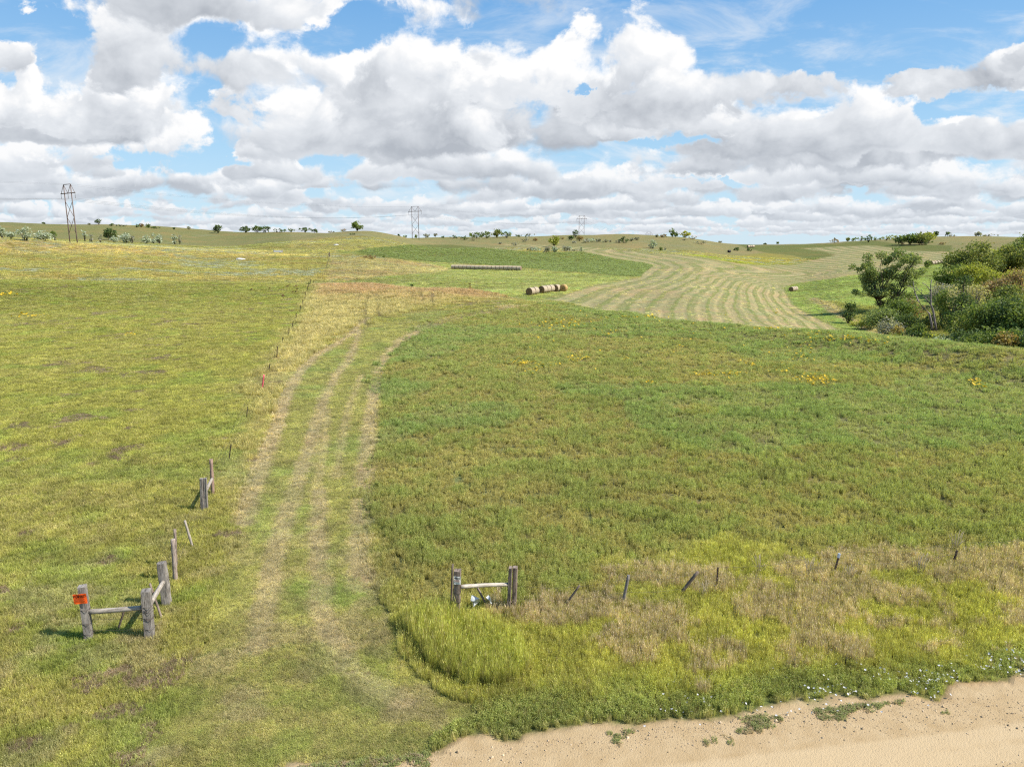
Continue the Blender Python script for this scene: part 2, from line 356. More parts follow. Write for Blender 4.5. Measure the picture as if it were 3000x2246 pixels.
ZONES = {}
def prepare_zones():
    for k, p in dict(ALF=N_ALF, DRY=N_DRY, RED=N_RED, LANE=N_LANE, TALL=N_TALL, BROWN=N_BROWN).items():
        ZONES[k] = p
    for k, p in dict(TONGUE=F_TONGUE, MEADOW=F_MEADOW, ALF2=F_ALF2, ALF2Y=F_ALF2Y, HAY=F_HAY, YEL=F_YEL, LIME=F_LIME, ALF3=F_ALF3, WET=F_WET, DRAW=F_DRAW, SKYTAN=F_SKYTAN, PALE=F_PALE, SLOPE=F_LIGHTSLOPE, FARH=F_FARHILL).items():
        ZONES[k] = p
    ZONES['RUTS'] = [(W(l), w, a) for l, w, a in RUTS]
    ZONES['DARK'] = [(W(l), w) for l, w in DARK_RUTS]
    e = [tuple(hit(u, min(v, 2246))[:2]) if v <= 2246 else None for u, v in ROAD_EDGE]
    e = [p for p in e if p]
    a, b = e[0], e[-1]
    ZONES['EDGE'] = [(-300, a[1]-0.16*(300+a[0])-.3), (-40, a[1]-0.17*(40+a[0])-.3), (a[0]-3, a[1]-.75)] + e + [(b[0]+300, b[1]+0.16*300)]
    ZONES['STRIP'] = W(F_STRIP, False)

def road_gap(x, y):
    """metres from the gravel edge towards the field (negative on the road)"""
    E = ZONES['EDGE']
    ye = np.interp(x, [p[0] for p in E], [p[1] for p in E])
    return (y-ye)*0.985

def cover(x, y, z):
    """land cover at ground points: albedo, weights by name"""
    x = np.asarray(x, float); y = np.asarray(y, float)
    u, v, dep = project(x, y, z)
    r = np.hypot(x, y); th = np.arctan2(x, y)
    ok = dep > 2.0
    near = (r < crest_r(th)+9.0)
    scale = FOC/np.maximum(dep, 2.0)               # pixels per metre
    # ragged borders, in metres
    rag = (fbm(x*.9, y*.9, 3, 21)-.5)*1.3 + (fbm(x*.13, y*.13, 2, 25)-.5)*2.5
    col = np.empty(x.shape+(3,)); w = {}
    def lay(c, a):
        a = a[..., None]; col[:] = col*(1-a) + np.array(c)*a
    def zone(k, soft=.6, ragk=1.0, far=False):
        m = np.zeros(x.shape); sel = ok & (~near if far else near)
        if sel.any():
            # distance in the picture turned into metres across the line of sight
            s = sdist(ZONES[k], u[sel], v[sel])/scale[sel]
            if far: s = s*3.0
            m[sel] = sstep(-soft, soft, s + rag[sel]*ragk)
        w[k] = m; return m
    col[:] = C_PAST
    lay(C_PASTD, np.where(near, sstep(95, 165, r)*.9, 0)*sstep(200, -200, x+60))
    lay(C_HILL, np.where(near, 0., 1.))
    # near
    verge = np.where(near, sstep(-2.2, 2.2, 32.5+.02*x - y + rag*1.2), 0)*sstep(-1.5, .5, x+3.5+rag)
    w['VERGE'] = verge
    lay(C_VERGE, verge)
    zone('BROWN', 2.5, 2.0); w['BROWN'] = w['BROWN']*sstep(.24, .50, fbm(x*.5, y*.9, 4, 151)); lay(C_BROWN, w['BROWN']*.7)
    alf = zone('ALF', 1.3, 1.2); lay(C_SOIL, alf)
    zone('DRY', 1.6, 1.5); lay(C_DRY, w['DRY']); w['DRY'] = w['DRY']*sstep(.30, .52, fbm(x*.22, y*.22, 3, 161)+.1*(v < 960)); lay(C_RED, zone('RED', 2.0, 1.2)*.75)
    lay(C_LANE, zone('LANE', .8, .45)*.85)
    lay(C_TALL, zone('TALL', .25, .25))
    rut = np.zeros(x.shape)
    for l, wd, a in ZONES['RUTS']:
        d = pdist(l, x, y)
        rut = np.maximum(rut, a*sstep(wd*1.15, wd*.35, d + (fbm(x*1.6, y*1.6, 3, 41)-.5)*.30))
    rut *= near*(.72+.28*sstep(24, 40, r)); w['RUT'] = rut; lay(C_RUT, rut*.85)
    dark = np.zeros(x.shape)
    for l, wd in ZONES['DARK']:
        dark = np.maximum(dark, sstep(wd*1.8, wd*.7, pdist(l, x, y)))
    w['DARK'] = dark*near; lay((.11,.085,.035), dark*near*.65)
    # far
    lay(C_FARH, zone('FARH', 3, 2, True)*.9)
    lay(C_SLOPE, zone('SLOPE', 5, 3, True)*.8)
    lay(C_PALE, zone('PALE', 4, 3, True)*.8)
    lay(C_DRAW, zone('DRAW', 1.5, 1, True))
    lay(C_MEADOW, zone('MEADOW', 1, .6, True)); lay(C_TAN, zone('TONGUE', 1, .6, True)*.7)
    lay(C_ALF, zone('ALF2', .8, .3, True)); lay(C_YEL, zone('ALF2Y', 8, 4, True)*.4)
    hay = zone('HAY', .8, .4, True); lay(C_HAY, hay)
    lay(C_LIME, zone('LIME', 1, .5, True)); lay(C_YEL, zone('YEL', 2, 1, True)*.6)
    lay(C_ALF, zone('ALF3', 1, .6, True)); lay(C_TAN, zone('SKYTAN', 1, 1, True)*.7)
    wet = zone('WET', .8, .5, True); lay(C_WET, wet)
    strip = sstep(1.6, .6, pdist(ZONES['STRIP'], x, y) + (fbm(x*.5, y*.5, 2, 61)-.5)*1.5)*(~near)
    w['STRIP'] = strip; lay(C_TAN, strip)
    # road and its weedy shoulder
    g = road_gap(x, y) + (fbm(x*1.1, y*1.1, 4, 71)-.5)*1.1
    sh = sstep(1.9+.9*(fbm(x*.5, y*.5, 3, 171)-.5)*4, .5, g)*np.where(near, 1., 0.); w['SHOULDER'] = sh*sstep(-4, 2, x+2); lay(C_SHOULDER, w['SHOULDER'])
    road = np.where((y < 60) & (r < 400), sstep(.22, -.12, g), 0.); w['ROAD'] = road; lay(C_ROAD, road)
    w['near'] = near; w['gap'] = g
    return col, w

# mowing lines of the hay field: key lines on the photograph with the number of the swath
SWATH = [
 (0, [(1610,880),(1735,840),(1868,815),(1893,797),(1918,779),(1880,768),(1800,755),(1700,735)]),
 (3, [(1700,890),(1790,850),(1900,822),(1930,800),(1955,782),(1935,768),(1860,755),(1760,735)]),
 (6, [(1780,905),(1835,870),(1940,828),(1985,805),(2010,785),(1985,770),(1900,755)]),
 (9, [(1860,930),(1835,900),(1850,880),(1910,850),(2000,825),(2045,800),(2052,783),(2020,772)]),
 (12,[(1920,935),(1915,905),(1965,870),(2030,840),(2100,808),(2200,795)]),
 (15,[(1985,935),(1985,905),(2000,870),(2060,845),(2085,815),(2180,803),(2330,798)]),
 (18,[(2030,930),(2030,890),(2065,850),(2090,825),(2200,810),(2400,800)]),
 (22,[(2110,935),(2100,890),(2115,850),(2145,820),(2250,816),(2450,800)]),
 (26,[(2180,950),(2140,900),(2150,855),(2175,823),(2260,825)]),
 (31,[(2280,960),(2205,905),(2195,855),(2225,825)]),
 (36,[(2380,970),(2270,905),(2235,860),(2255,830)]),
 (41,[(2470,980),(2340,920),(2280,868),(2285,835)]),
 (45,[(2520,980),(2400,940),(2320,895),(2300,858)]),
]
_sw = None
def swath_phase(x, y):
    """smooth field whose level lines are the mowing lines"""
    global _sw
    if _sw is None:
        P, Q = [], []
        for k, line in SWATH:
            pts = W(line, False)
            for (a, b) in zip(pts[:-1], pts[1:]):
                for t in (0, .5):
                    P.append((a[0]*(1-t)+b[0]*t, a[1]*(1-t)+b[1]*t)); Q.append(k)
            P.append(pts[-1]); Q.append(k)
        P = np.array(P)/100.0; Q = np.array(Q, float)
        n = len(P); d = np.hypot(P[:, None, 0]-P[None, :, 0], P[:, None, 1]-P[None, :, 1])
        A = np.zeros((n+3, n+3)); A[:n, :n] = d + 0*np.eye(n); A[:n, :n] -= np.eye(n)*0.04
        A[:n, n] = 1; A[:n, n+1:] = P; A[n, :n] = 1; A[n+1:, :n] = P.T
        _sw = (P, np.linalg.solve(A, np.concatenate([Q, np.zeros(3)])))
    P, c = _sw; n = len(P)
    X = np.asarray(x)/100.0; Y = np.asarray(y)/100.0; out = np.zeros(X.shape)
    for i in range(n): out += c[i]*np.hypot(X-P[i, 0], Y-P[i, 1])
    return out + c[n] + c[n+1]*X + c[n+2]*Y
# ---------------------------------------------------------------- ground sheet
def ground_material():
    mat = bpy.data.materials.new('land'); mat.use_nodes = True
    t = mat.node_tree; t.nodes.clear(); N = NT(t)
    def attr(n):
        a = N.node('ShaderNodeAttribute', attribute_name=n); return a
    base = attr('base').outputs['Color']
    hay = attr('hay').outputs['Fac']; road = attr('road').outputs['Fac']; ph = attr('phase').outputs['Fac']; rough = attr('wild').outputs['Fac']
    pos = N.node('ShaderNodeNewGeometry').outputs['Position']
    px, py, pz = N.sep(pos); flat = N.xyz(px, py, 0.0)
    rr = N.vm('LENGTH', flat)
    n1 = N.noise(flat, 0.035, 3.0, .55); n2 = N.noise(flat, 0.22, 4.0, .6); n3 = N.noise(flat, 1.6, 4.0, .65); n4 = N.noise(flat, 9.0, 3.0, .7)
    # broad drift of colour: drier or greener
    dry = N.mix(1.0, base, (1.42, 1.08, 1.15), 'MULTIPLY'); grn = N.mix(1.0, base, (.70, .92, .78), 'MULTIPLY')
    c = N.mix(N.m('MULTIPLY', N.rng(n1, .48, .68), .6), base, dry)
    c = N.mix(N.m('MULTIPLY', N.rng(n2, .52, .66), .65), c, grn)
    c = N.mix(N.m('MULTIPLY', N.rng(n2, .46, .34), .55), c, dry)
    v = N.m('MULTIPLY_ADD', N.rng(n3, .28, .72), .75, .62)
    v = N.m('MULTIPLY', v, N.m('MULTIPLY_ADD', N.rng(n4, .25, .75), .55, .72))
    c = N.mix(1.0, c, N.xyz(v, v, v), 'MULTIPLY')
    # silver sage patches on the wild slopes
    sg = N.noise(N.xyz(N.m('MULTIPLY', px, .35), py, 0.0), 0.075, 4.0, .6)
    sgf = N.m('MULTIPLY', N.m('MULTIPLY', N.rng(sg, .60, .70), N.rng(n3, .45, .6)), rough)
    c = N.mix(N.m('MULTIPLY', sgf, .8), c, (.22, .235, .185))
    br = N.noise(N.xyz(N.m('MULTIPLY_ADD', px, .4, 40.), py, 0.0), 0.11, 4.0, .6)
    brf = N.m('MULTIPLY', N.m('MULTIPLY', N.rng(br, .60, .72), .45), rough)
    c = N.mix(brf, c, (.09, .072, .036))
    # hay: pale windrow traces and green regrowth between them
    wv = N.m('ADD', ph, N.m('MULTIPLY', N.m('SUBTRACT', N.noise(flat, .10, 3.0, .6), .5), .8))
    s1 = N.m('SINE', N.m('MULTIPLY', wv, 2*math.pi*.33))
    s2 = N.m('SINE', N.m('MULTIPLY_ADD', wv, 2*math.pi*.86, 1.0))
    amp = N.rng(N.noise(flat, .02, 2.0, .5), .35, .65, .6, 1.15)
    st = N.m('MULTIPLY', N.m('MULTIPLY_ADD', s2, .4, s1), amp)
    hc = N.mix(N.m('MULTIPLY', N.rng(st, .15, .9), N.rng(N.noise(flat, .05, 3.0, .6), .35, .62, .25, 1.0)), c, N.mix(1.0, c, (1.42, 1.34, 1.32), 'MULTIPLY'))
    hc = N.mix(N.m('MULTIPLY', N.rng(st, -.1, -.9), .85), hc, N.mix(1.0, c, (.68, .84, .52), 'MULTIPLY'))
    c = N.mix(hay, c, hc)
    # gravel
    g1 = N.noise(flat, 2.2, 5.0, .6); g2 = N.noise(flat, 38.0, 2.0, .6)
    vor = N.node('ShaderNodeTexVoronoi', feature='F1'); N.put(vor.inputs['Vector'], flat); N.put(vor.inputs['Scale'], 30.0)
    lane = N.noise(N.xyz(N.m('MULTIPLY_ADD', px, .03, 3.), N.m('SUBTRACT', py, N.m('MULTIPLY', px, .16)), 0.0), 1.1, 2.0, .5)
    gc = N.mix(N.rng(g1, .3, .7), (.34, .234, .120), (.42, .305, .172))
    gc = N.mix(N.m('MULTIPLY', N.rng(lane, .44, .58), .75), gc, (.445, .328, .19))
    gc = N.mix(N.m('MULTIPLY', N.rng(vor.outputs['Distance'], .30, .12), N.rng(g2, .5, .6)), gc, (.21, .155, .105))
    gc = N.mix(N.m('MULTIPLY', N.rng(vor.outputs['Distance'], .25, .1), N.rng(g2, .48, .40)), gc, (.48, .41, .31))
    c = N.mix(road, c, gc)
    bs = N.node('ShaderNodeBsdfPrincipled'); N.put(bs.inputs['Base Color'], c); bs.inputs['Roughness'].default_value = .95
    bs.inputs['Specular IOR Level'].default_value = .08
    bp = N.node('ShaderNodeBump'); bp.inputs['Strength'].default_value = .55
    hgt = N.m('ADD', N.m('MULTIPLY', n3, .22), N.m('MULTIPLY', n4, .05))
    hgt = N.m('MULTIPLY', hgt, N.m('SUBTRACT', 1.0, N.m('MULTIPLY', road, .9)))
    hgt = N.m('ADD', hgt, N.m('MULTIPLY', road, N.m('MULTIPLY_ADD', g2, .012, N.m('MULTIPLY', vor.outputs['Distance'], -.015))))
    hgt = N.m('ADD', hgt, N.m('MULTIPLY', N.m('MULTIPLY', st, hay), .06))
    N.put(bp.inputs['Height'], hgt); bp.inputs['Distance'].default_value = 1.0
    N.put(bs.inputs['Normal'], bp.outputs[0])
    o = N.node('ShaderNodeOutputMaterial'); N.l.new(bs.outputs[0], o.inputs[0])
    return mat

MAT_LAND = None
def build_ground():
    global MAT_LAND
    MAT_LAND = ground_material()
    # rings of vertices, closer together where the photograph looks closely
    th_f = np.radians(np.linspace(-50, 50, 560)); th_b = np.radians(np.linspace(50, 310, 66)[1:-1])
    th = np.concatenate([th_f, th_b])
    r1 = []; r = 3.0
    while r < 3800:
        r1.append(r)
        r += max(.10, r*.0072) if r < 90 else (r*.0060 if r < 330 else (r*.007 if r < 700 else r*.08))
    R = np.array(r1); nt, nr = len(th), len(R)
    X = (R[:, None]*np.sin(th)[None]).ravel(); Y = (R[:, None]*np.cos(th)[None]).ravel()
    Zv = ground_z(X, Y)
    col, w = cover(X, Y, Zv)
    ph = np.zeros(len(X)); hs = w['HAY'] > .001
    ph[hs] = swath_phase(X[hs], Y[hs])
    wild = np.where(w['near'], 0., 1.)*(1-np.maximum.reduce([w['HAY'], w['ALF2'], w['ALF3'], w['WET'], w['MEADOW'], w['LIME'], w['YEL']]))
    V = np.stack([X, Y, Zv], 1)
    V = np.vstack([V, [[0, 0, gz(0.01, 0.01)]]]); cen = len(X)
    i = np.arange(nr-1)[:, None]; j = np.arange(nt)[None]
    a = i*nt+j; b = i*nt+(j+1) % nt; c = (i+1)*nt+(j+1) % nt; d = (i+1)*nt+j
    quads = np.stack([a, d, c, b], -1).reshape(-1, 4)
    # which cover each face belongs to
    names = ['pasture', 'alfalfa_field', 'hay_field', 'meadow', 'gravel_road', 'farm_track', 'hills']
    cls = np.zeros(len(X), int)
    cls[~w['near']] = 6
    cls[w['LANE'] > .5] = 5; cls[(w['ALF'] > .5) | (w['ALF2'] > .5) | (w['ALF3'] > .5)] = 1
    cls[(w['MEADOW'] > .5) | (w['WET'] > .5) | (w['LIME'] > .5) | (w['YEL'] > .5)] = 3; cls[w['HAY'] > .5] = 2; cls[w['ROAD'] > .5] = 4
    fc = cls[quads[:, 0]]
    pole_faces = [(cen, (k+1) % nt, k) for k in range(nt)]
    for k, nm in enumerate(names):
        q = quads[fc == k]
        if len(q) == 0: continue
        faces = q.tolist()
        use = np.unique(q)
        if k == 4: pass
        extra = []
        if k == (cls[0]): extra = pole_faces
        if extra: use = np.unique(np.concatenate([use, np.arange(nt), [cen]]))
        remap = np.full(len(V), -1); remap[use] = np.arange(len(use))
        fl = remap[q].tolist() + [tuple(int(remap[i2]) for i2 in f) for f in extra]
        me = bpy.data.meshes.new(nm); me.from_pydata(V[use].tolist(), [], fl); me.update()
        me.polygons.foreach_set('use_smooth', [True]*len(me.polygons))
        def put(name, arr, typ):
            at = me.attributes.new(name, typ, 'POINT')
            if typ == 'FLOAT_COLOR': at.data.foreach_set('color', np.concatenate([arr, np.ones((len(arr), 1))], 1).ravel().astype(np.float32))
            else: at.data.foreach_set('value', arr.astype(np.float32))
        cl = np.vstack([col, [C_ROAD]])
        put('base', cl[use], 'FLOAT_COLOR')
        for nm2, ar in (('hay', w['HAY']), ('road', w['ROAD']), ('phase', ph), ('wild', wild)):
            put(nm2, np.append(ar, 1. if nm2 == 'road' else 0.)[use], 'FLOAT')
        ob = bpy.data.objects.new(nm, me); COL.objects.link(ob); me.materials.append(MAT_LAND)
        ob['kind'] = 'structure'
        ob['label'] = {'pasture': 'rough yellow-green pasture and roadside grass on the near slope', 'alfalfa_field': 'green alfalfa fields on the near rise and far slopes',
                       'hay_field': 'mown tan hay field with curving swaths', 'meadow': 'bright green meadow strips around the bales and creek', 'gravel_road': 'tan gravel road across the bottom corner',
                       'farm_track': 'faded farm lane with pale wheel ruts', 'hills': 'olive grass hills on the skyline'}[nm]
# ---------------------------------------------------------------- grass and low plants
def leaf_material(name, attr='tint', trans=.42, var=.18, inst=True, spec=.15):
    mat = bpy.data.materials.new(name); mat.use_nodes = True
    t = mat.node_tree; t.nodes.clear(); N = NT(t)
    a = N.node('ShaderNodeAttribute', attribute_name=attr, attribute_type='INSTANCER' if inst else 'GEOMETRY')
    c = a.outputs['Color']
    sh = N.node('ShaderNodeAttribute', attribute_name='shade', attribute_type='GEOMETRY').outputs['Fac']
    k = N.m('MULTIPLY_ADD', sh, 2*var, 1-var)
    c = N.mix(1.0, c, N.xyz(k, k, N.m('MULTIPLY_ADD', sh, 3*var, 1-1.5*var)), 'MULTIPLY')
    b = N.node('ShaderNodeBsdfPrincipled'); N.put(b.inputs['Base Color'], c); b.inputs['Roughness'].default_value = .6
    b.inputs['Specular IOR Level'].default_value = spec
    tr = N.node('ShaderNodeBsdfTranslucent'); N.put(tr.inputs['Color'], N.mix(1.0, c, (1.15, 1.2, .6), 'MULTIPLY'))
    m = N.node('ShaderNodeMixShader'); m.inputs[0].default_value = trans
    N.l.new(b.outputs[0], m.inputs[1]); N.l.new(tr.outputs[0], m.inputs[2])
    o = N.node('ShaderNodeOutputMaterial'); N.l.new(m.outputs[0], o.inputs[0])
    return mat

def mesh_np(name, V, F, shade=None, mat=None):
    me = bpy.data.meshes.new(name); me.from_pydata([tuple(p) for p in V], [], [tuple(int(i) for i in f) for f in F]); me.update()
    if shade is not None:
        at = me.attributes.new('shade', 'FLOAT', 'POINT'); at.data.foreach_set('value', np.asarray(shade, np.float32))
    if mat: me.materials.append(mat)
    return me

def blade_tuft(name, n, wid, lean, seed, mat, hmin=.45, heads=0.0, upright=.5):
    g = np.random.default_rng(seed); V, F, Sh = [], [], []
    for i in range(n):
        a = g.uniform(0, 2*math.pi); r = .5*math.sqrt(g.uniform()); b = np.array([r*math.cos(a), r*math.sin(a), -.06])
        h = g.uniform(hmin, 1.0); ld = g.uniform(0, 2*math.pi); L = lean*g.uniform(.2, 1.0)
        dv = np.array([math.cos(ld), math.sin(ld), 0]); wd = g.uniform(0, 2*math.pi); wv = np.array([math.cos(wd), math.sin(wd), 0])*wid*g.uniform(.6, 1.3)
        m = b + dv*L*.35 + np.array([0, 0, h*.6]); t = b + dv*L + np.array([0, 0, h*g.uniform(upright, 1.0)])
        k = len(V); V += [b-wv, b+wv, m-wv*.8, m+wv*.8, t]; F += [(k, k+1, k+3, k+2), (k+2, k+3, k+4)]; Sh += [g.uniform()]*5
        if g.uniform() < heads:
            k = len(V); u = (t-m)/np.linalg.norm(t-m); e = t + u*.16
            V += [t-wv*1.0, t+u*.07+wv*2.2, e, t+u*.07-wv*2.2]; F += [(k, k+1, k+2, k+3)]; Sh += [1.6]*4
    return mesh_np(name, V, F, Sh, mat)

def leafy_tuft(name, stems, leaves, size, seed, mat):
    g = np.random.default_rng(seed); V, F, Sh = [], [], []
    for i in range(stems):
        a = g.uniform(0, 2*math.pi); r = .42*math.sqrt(g.uniform()); b = np.array([r*math.cos(a), r*math.sin(a), 0])
        h = g.uniform(.5, 1.0); dv = np.array([g.normal()*.16, g.normal()*.16, h]); s0 = g.uniform()
        w = np.array([.012, .008, 0]); k = len(V); V += [b-w, b+w, b+dv+w*.5, b+dv-w*.5]; F.append((k, k+1, k+2, k+3)); Sh += [s0]*4
        for j in range(leaves):
            t = g.uniform(.3, 1.05); p = b + dv*t
            ax = g.normal(size=3); ax[2] = abs(ax[2])*.5; ax /= np.linalg.norm(ax); bx = np.cross(ax, g.normal(size=3)); bx /= np.linalg.norm(bx)
            q = p + ax*size*1.2; k = len(V)
            V += [p, p+ax*size*.6+bx*size*.38, q, p+ax*size*.6-bx*size*.38]; F.append((k, k+1, k+2, k+3)); Sh += [np.clip(s0+g.normal()*.3, 0, 1.2)]*4
    return mesh_np(name, V, F, Sh, mat)

def scatter_object(name, label, P, scale, rot, tint, idx, coll):
    """one object whose geometry nodes plant a tuft on each of its points"""
    me = bpy.data.meshes.new(name); me.from_pydata(P.tolist(), [], [])
    at = me.attributes.new('size', 'FLOAT_VECTOR', 'POINT'); at.data.foreach_set('vector', scale.astype(np.float32).ravel())
    at = me.attributes.new('turn', 'FLOAT_VECTOR', 'POINT'); at.data.foreach_set('vector', rot.astype(np.float32).ravel())
    at = me.attributes.new('tint', 'FLOAT_COLOR', 'POINT'); at.data.foreach_set('color', np.concatenate([tint, np.ones((len(tint), 1))], 1).astype(np.float32).ravel())
    at = me.attributes.new('sort', 'INT', 'POINT'); at.data.foreach_set('value', idx.astype(np.int32))
    ob = bpy.data.objects.new(name, me); COL.objects.link(ob)
    ng = bpy.data.node_groups.new(name, 'GeometryNodeTree')
    ng.interface.new_socket('Geometry', in_out='INPUT', socket_type='NodeSocketGeometry')
    ng.interface.new_socket('Geometry', in_out='OUTPUT', socket_type='NodeSocketGeometry')
    gi = ng.nodes.new('NodeGroupInput'); go = ng.nodes.new('NodeGroupOutput')
    ci = ng.nodes.new('GeometryNodeCollectionInfo'); ci.inputs['Collection'].default_value = coll
    ci.inputs['Separate Children'].default_value = True; ci.inputs['Reset Children'].default_value = True
    ip = ng.nodes.new('GeometryNodeInstanceOnPoints'); ip.inputs['Pick Instance'].default_value = True
    def named(n, typ):
        a = ng.nodes.new('GeometryNodeInputNamedAttribute'); a.data_type = typ; a.inputs['Name'].default_value = n
        return next(s for s in a.outputs if s.enabled and s.name == 'Attribute')
    L = ng.links.new
    mp = ng.nodes.new('GeometryNodeMeshToPoints'); L(gi.outputs[0], mp.inputs[0])
    L(mp.outputs[0], ip.inputs['Points']); L(ci.outputs[0], ip.inputs['Instance'])
    L(named('sort', 'INT'), ip.inputs['Instance Index']); L(named('size', 'FLOAT_VECTOR'), ip.inputs['Scale'])
    er = ng.nodes.new('FunctionNodeEulerToRotation'); L(named('turn', 'FLOAT_VECTOR'), er.inputs[0]); L(er.outputs[0], ip.inputs['Rotation'])
    L(ip.outputs[0], go.inputs[0])
    md = ob.modifiers.new('plants', 'NODES'); md.node_group = ng
    ob['kind'] = 'stuff'; ob['label'] = label
    return ob

def collection_of(name, meshes):
    c = bpy.data.collections.new(name)
    for i, me in enumerate(meshes):
        o = bpy.data.objects.new('%s_%d' % (name, i), me); c.objects.link(o)
    return c

N_TUFTS = 500000
def build_grass():
    g = rng_np
    lm = leaf_material('grass_blades'); 
    short = collection_of('short_tuft', [blade_tuft('short_tuft', 30, .030, .75, 10+i, lm, .35, 0, .35) for i in range(4)])
    medium = collection_of('grass_tuft', [blade_tuft('grass_tuft', 30, .024, .70, 20+i, lm, .40, .06, .45) for i in range(4)])
    tall = collection_of('tall_tuft', [blade_tuft('tall_tuft', 26, .022, .45, 30+i, lm, .45, .25, .75) for i in range(4)])
    leafy = collection_of('leafy_tuft', [leafy_tuft('leafy_tuft', 11, 7, .13, 50+i, lm) for i in range(4)])
    n = N_TUFTS
    r = np.exp(g.uniform(math.log(6.5), math.log(400), n)); th = np.radians(g.uniform(-46, 46, n))
    x = r*np.sin(th); y = r*np.cos(th); z = ground_z(x, y)
    u, v, dep = project(x, y, z)
    keep = (u > -500) & (u < 3500) & (v < 2750)
    x, y, z, r = x[keep], y[keep], z[keep], r[keep]
    col, w = cover(x, y, z)
    n = len(x); near = w['near']
    R1 = g.uniform(size=n)
    road = w['ROAD']
    drop = (road > .25)
    rut = (w['RUT'] > .30) & (g.uniform(size=n) < .45+.5*w['RUT']) | (w['DARK'] > .4)
    hay = (w['HAY'] > .5)
    drop |= near & (w['gap'] < 1.0) & (x > -9) & (g.uniform(size=n) > sstep(-.3, 1.0, w['gap'])*.9+.1)
    drop |= (w['DARK'] > .4) | (hay & (g.uniform(size=n) > .07))
    kind = np.zeros(n, int)                     # 0 short 1 tall 2 leafy
    h = np.full(n, .15); cls = np.zeros(n, int) # class = object
    grp = [('pasture_grass', 'short yellow-green grass covering the pasture', medium), ('alfalfa', 'dense green alfalfa covering the field', leafy),
           ('tall_grass', 'tall dry and green grass of the verge and fence strip', tall), ('lane_grass', 'flattened short grass growing on the farm lane', short),
           ('hill_grass', 'thin grass on the far hill slopes', short), ('roadside_weeds', 'low leafy weeds along the gravel edge', leafy)]
    def setc(m, c, hh): cls[m] = c; h[m] = hh
    setc(~near, 4, .22)
    setc(near & (w['LANE'] > .5), 3, .085)
    vm = (w['VERGE'] > .5) & (w['LANE'] < .5); setc(vm, 2, .31)
    setc(w['ALF'] > .5, 1, .27); setc((w['ALF2'] > .5) | (w['ALF3'] > .5), 1, .3)
    setc((w['DRY'] > .5) & (w['LANE'] < .5), 2, .55)
    setc(w['TALL'] > .5, 2, .72); setc((w['DRAW'] > .5) | (w['STRIP'] > .5), 2, .6)
    setc((w['MEADOW'] > .5) | (w['WET'] > .5) | hay, 4, .12)
    shd = (w['SHOULDER'] > .5) & (w['LANE'] < .6) | (w['SHOULDER'] > .8); setc(shd, 5, .16)
    mixs = shd & (g.uniform(size=n) < .55); cls[mixs] = 2; h[mixs] = .22
    close = (cls == 0) & (r < 48); h[close] = .24
    # patchy growth
    pat = fbm(x*.35, y*.35, 4, 91); pat2 = fbm(x*1.3, y*1.3, 3, 95); pat3 = fbm(x*.07, y*.07, 3, 99)
    h *= (.55 + .9*pat)*np.where(cls == 1, (.62+.75*pat2), 1)*g.uniform(.75, 1.3, n)
    thin = (cls == 1) & (pat2 < .36) & (g.uniform(size=n) < .6); drop |= thin
    s = np.maximum(.14, r*.0076)*g.uniform(.75, 1.3, n)
    s = np.where(cls == 2, s*.85, np.where(cls == 1, s*.74, s))
    wide = np.clip(s, 0, 2.2)
    h = np.where(cls == 0, np.maximum(h, s*.16), h)
    fa = ((w['ALF2'] > .5) | (w['ALF3'] > .5)); lum_far = .92+.3*g.uniform(size=n)
    h = np.where(rut, .05, h)
    # colour of each plant: the cover it stands on, varied in lightness and ripeness
    t = np.where((cls == 1)[:, None] & near[:, None], np.array(C_ALF), col)*np.where((cls == 1)[:, None], np.array([2.75, 2.75, 2.6]), np.array([3.25, 3.25, 3.35]))
    lum = np.where(np.isin(cls, (0, 2, 3)), .64 + .72*g.uniform(size=n), .70+.6*g.uniform(size=n))*(.70+.60*pat2)
    t = t*lum[:, None]
    ripe = np.clip((pat3-.48)*3.5, 0, 1)*.45 + np.clip((pat-.5)*3, 0, 1)*.35
    straw = np.array([.46, .375, .17])
    amt = np.where(np.isin(cls, (0, 2, 3, 4)), ripe*g.uniform(size=n) + (g.uniform(size=n) < .10)*.6, (g.uniform(size=n) < .05)*.5 + np.where(cls == 1, np.clip((pat3-.50)*3, 0, 1)*.25, 0))
    amt = np.clip(amt, 0, .9)[:, None]
    t = t*(1-amt) + straw*lum[:, None]*amt
    grn = (np.clip((.46-pat)*5, 0, 1)*.5*np.isin(cls, (0, 3, 4)))[:, None]
    t = t*(1-grn) + t*np.array([.72, .98, .8])*grn
    k2 = np.clip((w['RUT']-.08)*1.5, 0, .74)[:, None]*(g.uniform(size=n) < .9)[:, None]
    t = t*(1-k2) + np.array([.56, .46, .27])*lum[:, None]*k2
    ag = sstep(.36, .62, .6*pat2+.4*pat)[:, None]*(cls == 1)[:, None]*near[:, None]
    al = np.array([.226, .234, .088])*(1-ag) + np.array([.150, .192, .062])*ag
    al = al*lum[:, None]*np.array([2.24, 2.06, 2.25]); al = np.where((pat3[:, None] > .55), al*np.array([1.15, 1.0, .95]), al)
    t = np.where(((cls == 1) & near)[:, None], t*.25+al*.75, t)
    brn = ((cls == 2) & (w['BROWN'] > .3) & (g.uniform(size=n) < .55))[:, None]
    t = np.where(brn, np.array([.56, .44, .28])*lum[:, None], t)
    t = np.where(fa[:, None], np.array([.33, .375, .15])*lum_far[:, None], t)
    stre = .74+.52*fbm(x*.04, y*.12, 4, 181); t = np.where((cls == 4)[:, None], t*stre[:, None], t)
    far4 = (cls == 4) & ~hay
    sage = far4 & (r > 228) & (fbm(x*.028, y*.085, 4, 141) > .575) & (fbm(x*.5, y*.5, 3, 143) > .45) & (w['MEADOW']+w['WET'] < .3)
